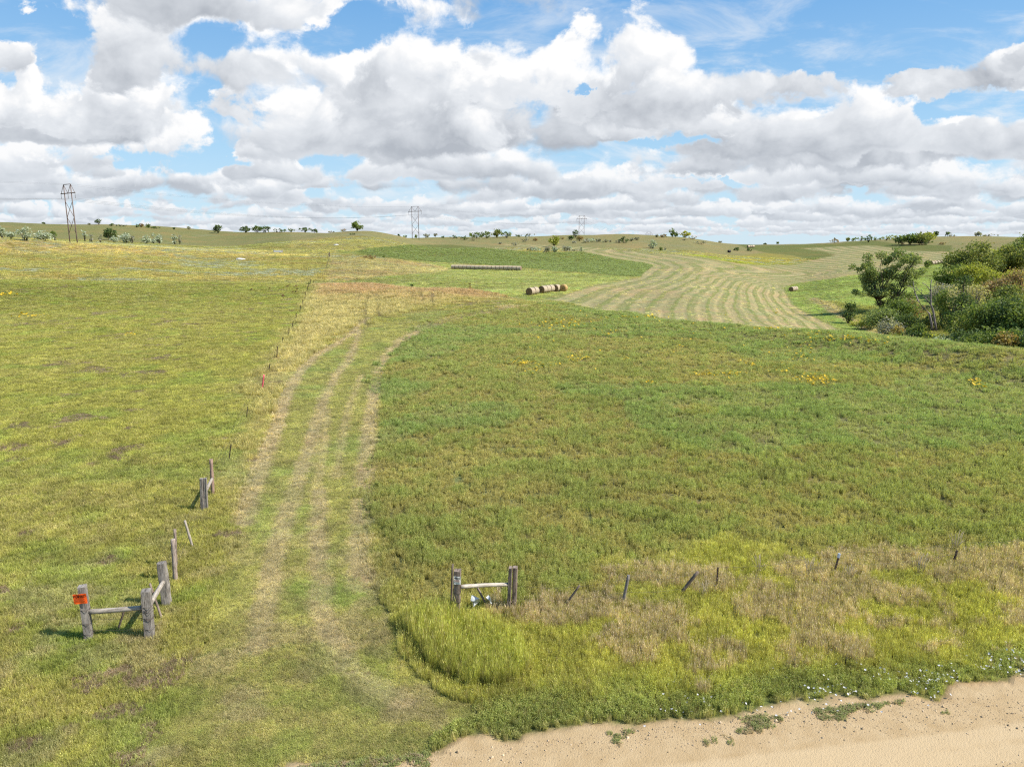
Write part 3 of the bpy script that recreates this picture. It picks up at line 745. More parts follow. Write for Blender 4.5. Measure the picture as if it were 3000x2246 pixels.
    t = np.where(sage[:, None], np.array([.50, .50, .37])*lum[:, None], t)
    tanp = far4 & (fbm(x*.03+9, y*.07, 4, 145) > .58) & (w['MEADOW']+w['WET'] < .3)
    t = np.where((tanp & ~sage)[:, None], t*np.array([.98, .90, .95]), t)
    mot = sstep(.54, .68, fbm(x*.8, y*.8, 4, 221))*np.isin(cls, (0, 3))*sstep(40, 15, r)*.55
    t = t*(1-mot[:, None]) + np.array([.50, .40, .24])*lum[:, None]*mot[:, None]
    vg = sstep(.56, .66, fbm(x*.6+7, y*.6, 4, 231))*np.isin(cls, (0, 3))*sstep(45, 20, r)*.7
    t = t*(1-vg[:, None]*(1-np.array([.80, .93, .72])))
    h = np.where(brn[:, 0], h*1.35, h)
    bare = (cls == 0) & (fbm(x*.45, y*.45, 3, 131) > .715) & (g.uniform(size=n) < .8)
    t = np.where(bare[:, None], np.array([.36, .27, .17])*lum[:, None], t); h = np.where(bare, h*.6, h)
    P = np.stack([x, y, z], 1)
    for c, (nm, lab, coll) in enumerate(grp):
        m = (cls == c) & ~drop
        if not m.any(): continue
        k = m.sum()
        sc = np.stack([wide[m], wide[m], h[m]], 1)
        rot = np.stack([g.normal(0, .06, k), g.normal(.05, .06, k), g.uniform(0, 6.283, k)], 1)
        scatter_object(nm, lab, P[m], sc, rot, t[m], g.integers(0, 4, k), coll)
    # creeping weeds on the edge of the gravel
    k = 9000; fx = g.uniform(-6, 18, k); fy = 13.4+.16*fx-g.exponential(.45, k)
    gp = road_gap(fx, fy); m = (g.uniform(size=k) < .4) & (gp < .25) & (gp > -.9) & (fbm(fx*.9, fy*1.2, 3, 211) > .57+.12*np.clip(-gp, 0, 1)); fx, fy = fx[m], fy[m]; k = len(fx)
    scatter_object('creeping_weeds', 'flat weeds creeping onto the gravel edge', np.stack([fx, fy, ground_z(fx, fy)], 1), np.stack([np.full(k, .16), np.full(k, .16), g.uniform(.03, .07, k)], 1),
                   np.stack([np.zeros(k), np.zeros(k), g.uniform(0, 6, k)], 1), np.where(g.uniform(size=(k, 1)) < .35, np.array([.38, .30, .17]), np.array([.31, .33, .12]))*g.uniform(.7, 1.2, (k, 1)), g.integers(0, 4, k), leafy)
    # small flowers
    fm = leaf_material('petals', trans=.2, var=.1)
    fl = collection_of('flower_head', [flower_mesh('flower_head', 3+i, 6, fm) for i in range(3)])
    # white bindweed on the gravel edge
    k = 5200; fx = g.uniform(-1, 17, k); fy = 13.6+.16*fx+g.uniform(-.9, 2.4, k)
    gp = road_gap(fx, fy)
    pr = np.exp(-((gp-.45)/.55)**2)*sstep(.38, .62, fbm(fx*.8, fy*.8, 3, 201))*sstep(1.0, 5.0, fx)
    m = g.uniform(size=k) < pr*.75
    fx, fy = fx[m], fy[m]; k = len(fx)
    scatter_object('white_flowers', 'small white bindweed blooms along the gravel edge', np.stack([fx, fy, ground_z(fx, fy)+g.uniform(.05, .17, k)], 1),
                   np.full((k, 3), 1.)*g.uniform(.017, .03, k)[:, None], np.stack([g.normal(-.3, .35, k), g.normal(0, .35, k), g.uniform(0, 6, k)], 1), np.tile([.62, .60, .60], (k, 1)), g.integers(0, 3, k), fl)
    # yellow flowers in the alfalfa
    pts = []
    for (u, v, ru, rv, cnt) in YELLOW:
        for _ in range(cnt):
            p = hit(u+g.normal()*ru, v+g.normal()*rv); pts.append((p.x, p.y))
    pts = np.array(pts); k = len(pts); rr = np.hypot(pts[:, 0], pts[:, 1])
    scatter_object('yellow_flowers', 'scattered yellow flower clumps in the alfalfa', np.stack([pts[:, 0], pts[:, 1], ground_z(pts[:, 0], pts[:, 1])+.30], 1),
                   np.stack([rr*.0013, rr*.0013, rr*.0013], 1)*g.uniform(.6, 1.3, k)[:, None], np.stack([g.normal(-.2, .3, k), g.normal(0, .3, k), g.uniform(0, 6, k)], 1), np.tile([.60, .41, .03], (k, 1))*g.uniform(.75, 1.15, (k, 1)), g.integers(0, 3, k), fl)
    # loose stones on the road
    st = collection_of('road_stone', [stone_mesh('road_stone', 70+i) for i in range(3)])
    k = 16000; fx = g.uniform(-9, 22, k); fy = 13.4+.16*fx-g.exponential(1.6, k)
    m = fy > 6.2; fx, fy = fx[m], fy[m]; k = len(fx)
    den = fbm((fy-.16*fx)*1.3, fx*.05, 2, 301); m = g.uniform(size=k) < sstep(.35, .62, den); fx, fy = fx[m], fy[m]; k = len(fx)
    cc = np.array([.40, .30, .19])*g.uniform(.55, 1.45, (k, 1))
    scatter_object('gravel', 'loose pebbles strewn along the tan road', np.stack([fx, fy, ground_z(fx, fy)+.002], 1), np.full((k, 3), 1.)*(.006+g.exponential(.0055, k))[:, None],
                   g.uniform(0, 6, (k, 3)), cc, g.integers(0, 3, k), st)

YELLOW = [(1640,958,45,9,60),(1660,950,20,6,25),(1860,934,60,2,40),(1550,1074,40,7,55),(1510,1070,20,6,20),(1680,1058,15,6,25),(1720,1056,6,2,6),(1840,1058,12,3,8),(2100,1105,45,3,55),(1905,1128,8,4,14),(2390,1122,26,9,120),
 (2350,1040,50,22,45),(2300,1090,20,10,12),(2190,1075,10,4,8),(2250,968,25,3,22),(2470,1000,40,5,40),(2560,1008,25,4,18),(2860,1128,14,6,26),(2870,1140,20,6,12),(1560,1093,9,4,10),(2000,960,250,25,50),(2150,1060,200,40,40),(1600,1010,50,20,14),
 (2380,985,30,4,12),(1985,1008,30,10,6),(1960,1040,20,6,10),(1810,975,40,10,10), (90,930,30,3,22),(15,865,18,3,18),(385,986,10,2,10),(3000,1180,60,30,10)]

def flower_mesh(name, seed, petals, mat):
    g = np.random.default_rng(seed); V, F = [(0, 0, 0.1)], []
    for i in range(petals):
        a = 2*math.pi*i/petals; b = 2*math.pi*(i+1)/petals; rr = g.uniform(.85, 1.1)
        V += [(rr*math.cos(a), rr*math.sin(a), g.uniform(.1, .45)), (rr*1.1*math.cos((a+b)/2), rr*1.1*math.sin((a+b)/2), g.uniform(.2, .5))]
    n = 2*petals
    for i in range(n): F.append((0, 1+i, 1+(i+1) % n))
    return mesh_np(name, V, F, g.uniform(.3, .8, len(V)), mat)

def stone_mesh(name, seed):
    g = np.random.default_rng(seed); bm = bmesh.new(); bmesh.ops.create_icosphere(bm, subdivisions=1, radius=1)
    for vv in bm.verts: vv.co *= g.uniform(.75, 1.2); vv.co.z *= .6
    me = bpy.data.meshes.new(name); bm.to_mesh(me); bm.free()
    at = me.attributes.new('shade', 'FLOAT', 'POINT'); at.data.foreach_set('value', np.full(len(me.vertices), .5, np.float32))
    me.materials.append(bpy.data.materials.get('stone') or leaf_material('stone', trans=0., var=.05)); return me
# ---------------------------------------------------------------- helpers for things
def tag(o, label=None, cat=None, group=None, kind=None):
    if label: o['label'] = label
    if cat: o['category'] = cat
    if group: o['group'] = group
    if kind: o['kind'] = kind
    return o

def empty(name, loc, label, cat, group=None):
    o = bpy.data.objects.new(name, None); COL.objects.link(o); o.location = loc; o.empty_display_size = .2
    return tag(o, label, cat, group)

def link_mesh(name, me, parent=None, mat=None, loc=None):
    o = bpy.data.objects.new(name, me); COL.objects.link(o)
    if mat and not me.materials: me.materials.append(mat)
    if parent: o.parent = parent
    if loc is not None: o.location = loc
    return o

def simple_mat(name, col, rough=.8, spec=.2, bump=None):
    m = bpy.data.materials.new(name); m.use_nodes = True; b = m.node_tree.nodes['Principled BSDF']
    N = NT(m.node_tree)
    co = N.node('ShaderNodeTexCoord').outputs['Object']
    n = N.noise(co, bump or 14.0, 4.0, .65)
    k = N.rng(n, .3, .7, .78, 1.18)
    N.put(b.inputs['Base Color'], N.mix(1.0, col, N.xyz(k, k, k), 'MULTIPLY'))
    b.inputs['Roughness'].default_value = rough; b.inputs['Specular IOR Level'].default_value = spec
    return m

def wood_mat(name, c1, c2, dark=(.05, .04, .032), crack=1.0):
    m = bpy.data.materials.new(name); m.use_nodes = True; b = m.node_tree.nodes['Principled BSDF']; N = NT(m.node_tree)
    co = N.node('ShaderNodeTexCoord').outputs['UV']; x, y, z = N.sep(co)
    fib = N.noise(N.xyz(N.m('MULTIPLY', x, 26.0), N.m('MULTIPLY', y, 1.6), 0.0), 1.6, 5.0, .65)
    blo = N.noise(N.xyz(N.m('MULTIPLY', x, 4.0), N.m('MULTIPLY', y, 2.2), 3.0), 1.3, 4.0, .6)
    c = N.mix(N.rng(fib, .35, .65), c1, c2)
    c = N.mix(N.m('MULTIPLY', N.rng(blo, .5, .68), .55), c, (c2[0]*1.25, c2[1]*1.22, c2[2]*1.2))
    c = N.mix(N.m('MULTIPLY', N.rng(blo, .46, .3), .5), c, dark)
    ck = N.noise(N.xyz(N.m('MULTIPLY', x, 9.0), N.m('MULTIPLY', y, .8), 9.0), 2.2, 3.0, .5)
    ckf = N.m('MULTIPLY', N.rng(N.m('ABSOLUTE', N.m('SUBTRACT', ck, .5)), .022, .0), crack*.85)
    c = N.mix(ckf, c, dark)
    N.put(b.inputs['Base Color'], c); b.inputs['Roughness'].default_value = .9; b.inputs['Specular IOR Level'].default_value = .12
    bp = N.node('ShaderNodeBump'); bp.inputs['Strength'].default_value = .7; bp.inputs['Distance'].default_value = .012
    N.put(bp.inputs['Height'], N.m('SUBTRACT', fib, ckf)); N.put(b.inputs['Normal'], bp.outputs[0])
    return m

def beam(name, p0, p1, wid, dep=None, rnd_=False, seed=0, taper=1.0, bow=0.0, rough=.05, segs=9, face=None):
    """a weathered timber or pole between two points: one closed mesh with uv running along the grain"""
    g = np.random.default_rng(seed); p0 = Vector(p0); p1 = Vector(p1); ax = (p1-p0); L = ax.length; ax.normalize()
    ref = Vector(face) if face is not None else (Vector((0, -1, 0)) if abs(ax.y) < .9 else Vector((0, 0, 1)))
    fy = (ref - ax*ref.dot(ax)).normalized(); fx = fy.cross(ax).normalized(); dep = dep or wid
    if rnd_:
        n = 12; sec = [(math.cos(2*math.pi*i/n)*.5, math.sin(2*math.pi*i/n)*.5) for i in range(n)]
    else:
        a = .5; c = .41; sec = [(c, -a), (a, -c), (a, 0), (a, c), (c, a), (0, a), (-c, a), (-a, c), (-a, 0), (-a, -c), (-c, -a), (0, -a)]; n = 12
    off = g.normal(0, rough, n)
    bm = bmesh.new(); uvl = bm.loops.layers.uv.new('uv'); rings = []
    bd = Vector((g.normal(), g.normal(), g.normal())); bd = (bd-ax*bd.dot(ax)).normalized()
    for s in range(segs):
        t = s/(segs-1); k = 1+(taper-1)*t; ctr = p0+ax*L*t+bd*bow*math.sin(math.pi*t)
        kk = 1+g.normal(0, rough*.35); row = []
        for i, (x, y) in enumerate(sec):
            j = (1+off[i]+g.normal(0, rough*.5))*k*kk
            e = ax*(g.normal(0, rough*wid*1.0) if s == segs-1 else 0)
            row.append(bm.verts.new(ctr+fx*x*wid*j+fy*y*dep*j+e))
        rings.append(row)
    per = 2*(wid+dep)
    for s in range(segs-1):
        for i in range(n):
            f = bm.faces.new((rings[s][i], rings[s][(i+1) % n], rings[s+1][(i+1) % n], rings[s+1][i])); f.smooth = rnd_
            for lp, (q, r) in zip(f.loops, ((i, s), (i+1, s), (i+1, s+1), (i, s+1))): lp[uvl].uv = (q/n*per + seed*.37, r/(segs-1)*L + seed*1.3)
    for row, flip in ((rings[0], False), (rings[-1], True)):
        f = bm.faces.new(row if flip else row[::-1])
        for lp in f.loops: d = lp.vert.co-(p1 if flip else p0); lp[uvl].uv = (d.dot(fx)*.6+seed, d.dot(fy)*.6)
    bmesh.ops.recalc_face_normals(bm, faces=bm.faces)
    me = bpy.data.meshes.new(name); bm.to_mesh(me); bm.free(); return me

def tube(pts, rad, sides=6):
    """vertices and faces of a tapered tube through points"""
    V, F = [], []; pts = [Vector(p) for p in pts]; m = len(pts)
    for k, p in enumerate(pts):
        d = (pts[min(k+1, m-1)]-pts[max(k-1, 0)]).normalized()
        a = d.orthogonal().normalized(); b = d.cross(a)
        r = rad[k] if hasattr(rad, '__len__') else rad
        for i in range(sides):
            t = 2*math.pi*i/sides; V.append(p+a*r*math.cos(t)+b*r*math.sin(t))
    for k in range(m-1):
        for i in range(sides):
            j = (i+1) % sides; F.append((k*sides+i, k*sides+j, (k+1)*sides+j, (k+1)*sides+i))
    F.append(tuple(range(sides))[::-1]); F.append(tuple((m-1)*sides+i for i in range(sides)))
    return V, F

def tubes_mesh(name, items, sides=6, smooth=True):
    V, F = [], []
    for pts, rad in items:
        v, f = tube(pts, rad, sides); k = len(V); V += v; F += [tuple(i+k for i in q) for q in f]
    me = bpy.data.meshes.new(name); me.from_pydata([tuple(p) for p in V], [], F); me.update()
    me.polygons.foreach_set('use_smooth', [smooth]*len(me.polygons)); return me

def stake(ub, vb, ut, vt, rmin=3.0, dy=0.0):
    """foot on the ground and top of an upright seen at these photograph points (dy: how far the top leans away)"""
    b = hit(ub, vb, rmin); d = pix_dir(ut, vt); t = (b.y+dy)/d[1]
    return b, Vector((d[0]*t, b.y+dy, CAM_H+d[2]*t))

def on_ray(u, v, y):
    d = pix_dir(u, v); t = y/d[1]; return Vector((d[0]*t, y, CAM_H+d[2]*t))

# ---------------------------------------------------------------- fences, braces and signs
def build_fences():
    grey = wood_mat('weathered_timber', (.135, .115, .098), (.30, .27, .235))
    pale = wood_mat('bleached_pole', (.26, .215, .17), (.42, .37, .305), crack=.6)
    brown = wood_mat('brown_timber', (.16, .115, .085), (.30, .235, .19))
    red = wood_mat('reddish_post', (.24, .15, .11), (.38, .27, .21))
    dark = wood_mat('dark_stick', (.10, .075, .055), (.20, .155, .12))
    steel = simple_mat('rusty_steel', (.075, .05, .038), .7, .3)
    wire = simple_mat('rusty_wire', (.06, .045, .035), .6, .4)
    DEEP = .25
    def post(parent, b, t, w, dp, mat, seed, rnd_=False, name='post', face=None, taper=.97, rough=.05):
        o = parent.location; b2 = b-(t-b).normalized()*DEEP
        return link_mesh(name, beam(name, b2-o, t-o, w, dp, rnd_, seed, taper, 0, rough, face=face), parent, mat)
    def wraps(p, parent, b, t, w, hs, seed):
        """turns of fence wire round a post"""
        g = np.random.default_rng(seed); items = []; ax = (t-b).normalized()
        for h in hs:
            c = b+(t-b)*h-parent.location; k = w*.53; tl = g.normal(0, .08)
            ring = [c+Vector((sx*k, sy*k, tl*sx*k+g.normal(0, .006))) for sx, sy in ((-1, -1), (0, -1.0), (1, -1), (1, 0), (1, 1), (0, 1), (-1, 1), (-1, 0), (-1, -1))]
            link_mesh('wire_wrap', tubes_mesh('wire_wrap', [(ring, .006)], 5), p, wire)
    # corner brace beside the lane
    a0, a1 = stake(261, 1872, 240, 1716); b0, b1 = stake(440, 1868, 427, 1728); c0, c1 = stake(489, 1775, 472, 1647)
    t = empty('corner_brace', a0, 'weathered corner brace of three grey timbers with two pale rails', 'fence brace')
    pa = post(t, a0, a1, .20, .20, grey, 1, face=(.25, -1, 0)); pb = post(t, b0, b1, .235, .235, grey, 2, face=(.2, -1, 0)); pc = post(t, c0, c1, .215, .215, grey, 3, face=(.12, -1, 0))
    wraps(pa, t, a0, a1, .22, (.12, .32, .58), 4); wraps(pb, t, b0, b1, .25, (.22, .42, .45, .58, .62, .68), 5)
    ra = on_ray(258, 1791, a0.y); rb = on_ray(418, 1779, b0.y); o = t.location
    link_mesh('rail', beam('rail', ra-o+Vector((.02, 0, 0)), rb-o, .135, .135, True, 6, .95, .012, .04, segs=12), t, pale)
    ra = on_ray(443, 1762, b0.y+.12); rb = on_ray(478, 1704, c0.y-.08)
    link_mesh('rail', beam('rail', ra-o, rb-o, .13, .13, True, 7, .95, .01, .04, segs=12), t, pale)
    # loose sticks and posts of the near corner
    def lone(name, label, cat, ub, vb, ut, vt, w, mat, seed, rnd_=True, dy=0.0, group=None, rmin=3.0, taper=.9, bow=.0, dep=None):
        b, tp = stake(ub, vb, ut, vt, rmin, dy)
        ob = link_mesh(name, beam(name, (0, 0, -DEEP*.6) if dy == 0 else Vector((0, 0, -.1)), tp-b, w, dep, rnd_, seed, taper, bow, .05, segs=8), None, mat, b)
        tag(ob, label, cat, group); return ob
    lone('stay_stick', 'thin dark stick propped against the orange-signed brace rail', 'stick', 338, 1845, 367, 1776, .055, dark, 11, bow=.01)
    lone('stay_stick', 'brown stick leaning on the rail behind the corner brace', 'stick', 478, 1816, 439, 1708, .065, brown, 12, dy=.1)
    lone('fence_post', 'round grey post with a rusty foot just behind the corner brace', 'fence post', 514, 1703, 506, 1579, .145, wood_mat('rust_foot_post', (.27, .19, .14), (.40, .34, .29)), 13)
    lone('fence_post', 'slim brown post standing close behind the round grey post', 'fence post', 515, 1664, 512, 1550, .10, brown, 14)
    lone('fence_post', 'thin pale post leaning to one side up the pasture edge', 'fence post', 567, 1604, 541, 1524, .085, pale, 15)
    # second brace up the fence
    g0, g1 = stake(594, 1497, 590, 1401); h0, h1 = stake(624, 1447, 618, 1345)
    t = empty('fence_brace', g0, 'small brace of paired grey timbers and a reddish post up the fence line', 'fence brace'); o = t.location
    post(t, g0, g1, .12, .13, grey, 21, taper=.9); q = Vector((.125, .05, 0)); post(t, g0+q, g1+q, .135, .13, grey, 22, taper=.85); post(t, h0, h1, .145, .145, red, 23, True)
    link_mesh('rail', beam('rail', on_ray(603, 1437, g0.y+.1)-o, on_ray(621, 1402, h0.y-.06)-o, .13, .13, True, 24, .95, 0, .04), t, pale)
    # steel posts running away along the pasture fence
    def tpost(label, ub, vb, ut, vt, w=.045, mat=None, group=None, rmin=3.0, tip=False):
        b, tp = stake(ub, vb, ut, vt, rmin); ax = tp-b
        bm = bmesh.new(); L = ax.length; w = max(w, .02); n = 7
        sec = [(-w*.5, -w*.1), (-w*.08, -w*.1), (-w*.08, w*.5), (w*.08, w*.5), (w*.08, -w*.1), (w*.5, -w*.1), (w*.5, -w*.25), (-w*.5, -w*.25)]
        rings = [[bm.verts.new(ax*s + Vector((x, y, 0))) for x, y in sec] for s in (-.15, .25, .5, .75, 1.0)]
        for r0, r1 in zip(rings[:-1], rings[1:]):
            for i in range(8): bm.faces.new((r0[i], r0[(i+1) % 8], r1[(i+1) % 8], r1[i]))
        bm.faces.new(rings[0][::-1]); bm.faces.new(rings[-1]); bmesh.ops.recalc_face_normals(bm, faces=bm.faces)
        for s in (.3, .42, .54, .66, .78, .9):     # studs that hold the wire
            bmesh.ops.create_cube(bm, size=1, matrix=Matrix.Translation(ax*s+Vector((0, -w*.3, 0))) @ Matrix.Diagonal((w*.5, w*.3, w*.5, 1)))
        me = bpy.data.meshes.new('steel_post'); bm.to_mesh(me); bm.free()
        ob = link_mesh('steel_post', me, None, mat or steel, b); tag(ob, label, 'fence post', group)
        if tip:
            tv = Vector((0, 0, .01)); tm = beam('painted_tip', ax*.82, ax*1.01+tv, w*1.15, w*1.0, False, 3, .95, 0, .02, segs=3)
            link_mesh('painted_tip', tm, ob, tip)
        return ob
    GP = 'steel posts along the pasture fence'
    tpost('rusty steel post first beyond the small reddish brace', 671, 1348, 677, 1300, .05, group=GP)
    tpost('thin rusty post standing in the tall dry grass below the pink post', 723, 1226, 725, 1190, .045, group=GP)
    pink = simple_mat('pink_paint', (.62, .10, .13), .6, .3)
    lone('marker_post', 'pink-painted marker post on the pasture fence line', 'marker post', 766, 1146, 773, 1098, .10, pink, 31, taper=1.0)
    far = [(787,1091,791,1064),(811,1049,813,1014),(827,1011,829,988),(846,982,847,961),(856,963,859,940),(867,939,868,917),(878,915,881,895),(885,894,888,877),(893,878,895,855),(899,857,901,838),(905,843,905,826),(909,834,910,818),(918,832,919,821)]
    for i, f in enumerate(far):
        lab = ['dark fence post next above the pink marker', 'tallest dark fence post above the pink marker post', 'dark post beside a pale grass patch on the fence'][i] if i < 3 else \
              ('slim dark fence post among those climbing towards the crest' if i < 10 else 'small dark fence post on the crest of the pasture')
        tpost(lab, *f, w=.075+.004*i, group=GP)
    for (u, v) in ((946,814),(950,804),(954,795),(957,786),(960,777),(962,767)):
        b = hit(u, v, 185)
        ob = link_mesh('fence_post', beam('fence_post', (0, 0, -.2), (.02, 0, 1.25), .13, None, True, int(u), .95), None, dark, b)
        tag(ob, 'tiny dark fence post on the slope beyond the crest', 'fence post', 'fence posts on the far slope')
    b = hit(965, 753, 185); ob = link_mesh('fence_post', beam('fence_post', (0, 0, -.2), (0, 0, 1.75), .42, None, False, 9, .95), None, dark, b)
    tag(ob, 'stout dark corner post at the top of the far slope', 'fence post')
    # brace on the other side of the lane
    k0, k1 = stake(1337, 1808, 1341, 1669); l0, l1 = stake(1490, 1791, 1496, 1661); m0, m1 = stake(1504, 1786, 1507, 1660)
    t = empty('gate_brace', k0, 'brown timber gate brace with one pale rail beside the tall grass', 'fence brace'); o = t.location
    pk = post(t, k0, k1, .205, .19, brown, 41, face=(-.05, -1, 0)); wraps(pk, t, k0, k1, .2, (.36, .55), 46)
    post(t, l0, l1, .10, .17, brown, 42, face=(-.1, -1, 0), taper=.95); post(t, m0+Vector((.02, 0, 0)), m1+Vector((.02, 0, 0)), .12, .16, brown, 43, face=(-.1, -1, 0), taper=1.08)
    link_mesh('rail', beam('rail', on_ray(1350, 1718, k0.y)-o, on_ray(1489, 1711, l0.y)-o, .115, .115, True, 44, .95, .01, .04, segs=12), t, wood_mat('white_pole', (.42, .345, .26), (.55, .49, .405), crack=.5))
    lone('fence_post', 'slender dark pole touching the brown gate brace', 'fence post', 1320, 1795, 1326, 1652, .07, dark, 45, taper=.85)
    lone('stay_stick', 'knotty brown stick hanging below the pale gate rail', 'stick', 1434, 1781, 1398, 1719, .07, brown, 47, bow=.012)
    # leaning sticks along the verge
    lone('leaning_stick', 'dark stick slanting steeply out of the verge nearest the gate brace', 'stick', 1643, 1779, 1698, 1714, .07, dark, 51, bow=.01)
    lone('fence_post', 'grey post tilting a little in the middle of the verge', 'fence post', 1822, 1767, 1842, 1684, .095, grey, 52)
    lone('leaning_stick', 'thick dark post fallen over at a sharp slant in the verge', 'fence post', 1977, 1747, 2045, 1674, .10, dark, 53)
    tpost('upright green-black steel post beside the slanting dark post', 2099, 1730, 2103, 1661, .055)
    tpost('black steel post with a pale painted tip in the brown grass', 2442, 1680, 2459, 1622, .065, tip=simple_mat('pale_tip', (.42, .47, .54), .6))
    tpost('black steel post standing farthest along the verge', 2790, 1653, 2804, 1611, .07)
    tpost('tiny grey peg in the verge before the alfalfa', 2318, 1622, 2319, 1604, .04)
    # wire strands, slack between the posts
    def strands(feet, heights, names, group, sag=.06):
        for h, lab in zip(heights, names):
            pts = []
            for p, q in zip(feet[:-1], feet[1:]):
                for i in range(6): t = i/6; pts.append(p.lerp(q, t)+Vector((0, -.06, h-sag*4*t*(1-t))))
            pts.append(feet[-1]+Vector((0, -.06, h)))
            o = pts[0].copy(); ob = link_mesh('fence_wire', tubes_mesh('fence_wire', [([p-o for p in pts], .0035)], 4), None, wire, o); tag(ob, lab, 'fence wire', group)
    feet = [c0, hit(514, 1703), g0, h0, hit(671, 1348), hit(723, 1226), hit(766, 1146), hit(787, 1091), hit(811, 1049), hit(827, 1011), hit(846, 982)]
    strands(feet, (.35, .70, 1.05), ('lowest wire strand of the pasture fence', 'middle wire strand of the pasture fence', 'top wire strand of the pasture fence'), 'wires of the pasture fence')
    feet = [m0, hit(1822, 1767), hit(2099, 1730), hit(2442, 1680), hit(2790, 1653), hit(3200, 1610)]
    strands(feet, (.40, .80), ('lower slack wire along the verge posts', 'upper slack wire along the verge posts'), 'wires along the verge', .16)
    strands([a0, b0], (.30, .62, .80), ('lowest wire across the corner brace', 'middle wire across the corner brace', 'top wire across the corner brace'), 'wires across the corner brace', .02)
    # notices
    orange = simple_mat('orange_plastic', (.92, .115, .012), .5, .3, 3.0); ink = simple_mat('black_ink', (.012, .01, .01), .8, .05)
    fine = simple_mat('faint_print', (.40, .10, .04), .8, .05)
    white = simple_mat('faded_paper', (.56, .56, .52), .8, .1, 9.0)
    def notice(label, b, tp, h, w, hh, mat, size, roll, word, clip, lines, off, side=0.0, yaw=0.0):
        ax = (tp-b).normalized(); c = b+(tp-b)*h+Vector((side, -off, 0))
        fx = Vector((math.cos(yaw), math.sin(yaw), 0)); up = ax.copy(); nrm = fx.cross(up).normalized()
        M = Matrix((( fx.x, up.x, nrm.x, c.x), (fx.y, up.y, nrm.y, c.y), (fx.z, up.z, nrm.z, c.z), (0, 0, 0, 1))) @ Matrix.Rotation(roll, 4, 'Z')
        bm = bmesh.new(); nx, ny = 8, 6; g = np.random.default_rng(5)
        vs = [[[bm.verts.new((w*(i/nx-.5), hh*(j/ny-.5), .0+.006*math.sin(i*1.1+j*.6)+(zz))) for i in range(nx+1)] for j in range(ny+1)] for zz in (0, -.004)]
        for s, sh in enumerate(vs):
            for j in range(ny):
                for i in range(nx):
                    q = (sh[j][i], sh[j][i+1], sh[j+1][i+1], sh[j+1][i]); bm.faces.new(q if s == 0 else q[::-1])
        bd = [(0, i) for i in range(nx)] + [(j, nx) for j in range(ny)] + [(ny, i) for i in range(nx, 0, -1)] + [(j, 0) for j in range(ny, 0, -1)]
        for q, r in zip(bd, bd[1:]+bd[:1]): bm.faces.new((vs[0][q[0]][q[1]], vs[1][q[0]][q[1]], vs[1][r[0]][r[1]], vs[0][r[0]][r[1]]))
        me = bpy.data.meshes.new('posted_sign'); bm.to_mesh(me); bm.free()
        ob = link_mesh('posted_sign', me, None, mat); ob.matrix_world = M; tag(ob, label, 'sign')
        cu = bpy.data.curves.new('lettering', 'FONT'); cu.body = word; cu.size = size; cu.align_x = 'LEFT' if clip else 'CENTER'; cu.align_y = 'CENTER'; cu.offset = size*.022; cu.extrude = .0012
        tmp = bpy.data.objects.new('lettering', cu); COL.objects.link(tmp); bpy.context.view_layer.update()
        tm = bpy.data.meshes.new_from_object(tmp.evaluated_get(bpy.context.evaluated_depsgraph_get())); bpy.data.objects.remove(tmp)
        lo = link_mesh('lettering', tm, ob, ink); lo.location = (-w*.46 if clip else 0, hh*.27, .011)
        lb = bmesh.new()
        for k in range(lines):
            yy = hh*(.06-.068*k); ln = w*(.86-.10*((k*7) % 3)); bmesh.ops.create_cube(lb, size=1, matrix=Matrix.Translation((0, yy, .010)) @ Matrix.Diagonal((ln, hh*.008, .003, 1)))
        lm = bpy.data.meshes.new('small_print'); lb.to_mesh(lm); lb.free(); link_mesh('small_print', lm, ob, fine)
        return ob
    notice('bright orange POSTED notice nailed to the corner brace', a0, a1, .81, .345, .275, orange, .088, math.radians(4), 'POSTED', False, 5, .145, -.0, math.radians(2))
    notice('faded white POSTED notice on the brown gate brace', k0, k1, .82, .205, .235, white, .060, math.radians(-2), 'POSTE', True, 4, .115, .0, 0)
    # scraps of white plastic caught on the brace
    rag = simple_mat('white_plastic', (.46, .48, .49), .45, .3, 20.0)
    def scrap(label, poly, y, seed):
        g = np.random.default_rng(seed); P = [on_ray(u, v, y+.10*math.sin(i*2.3)) for i, (u, v) in enumerate(poly)]
        c = sum(P, Vector())/len(P); bm = bmesh.new(); top = [bm.verts.new(p-c) for p in P]; mid = bm.verts.new((0, -.05, .01))
        for i in range(len(P)): bm.faces.new((top[i], top[(i+1) % len(P)], mid))
        bmesh.ops.subdivide_edges(bm, edges=bm.edges, cuts=3, use_grid_fill=True)
        for vv in bm.verts: vv.co.y += .018*math.sin(vv.co.x*22+vv.co.z*12)
        bmesh.ops.solidify(bm, geom=bm.faces[:], thickness=.004)
        me = bpy.data.meshes.new('plastic_scrap'); bm.to_mesh(me); bm.free()
        ob = link_mesh('plastic_scrap', me, None, rag, c); tag(ob, label, 'plastic scrap'); return ob
    scrap('large white plastic rag hanging under the pale gate rail', [(1382,1742),(1390,1746),(1404,1751),(1406,1761),(1394,1769),(1387,1776),(1384,1762),(1378,1758)], k0.y+.15, 3)
    scrap('narrow white plastic strip flapping beside the knotty stick', [(1424,1748),(1432,1743),(1437,1752),(1441,1766),(1438,1768),(1434,1755),(1429,1753)], k0.y+.2, 4)
    # clumps of bleached weed stalks standing over the verge grass
    strawm = simple_mat('straw_stalk', (.36, .29, .18), .8, .1)
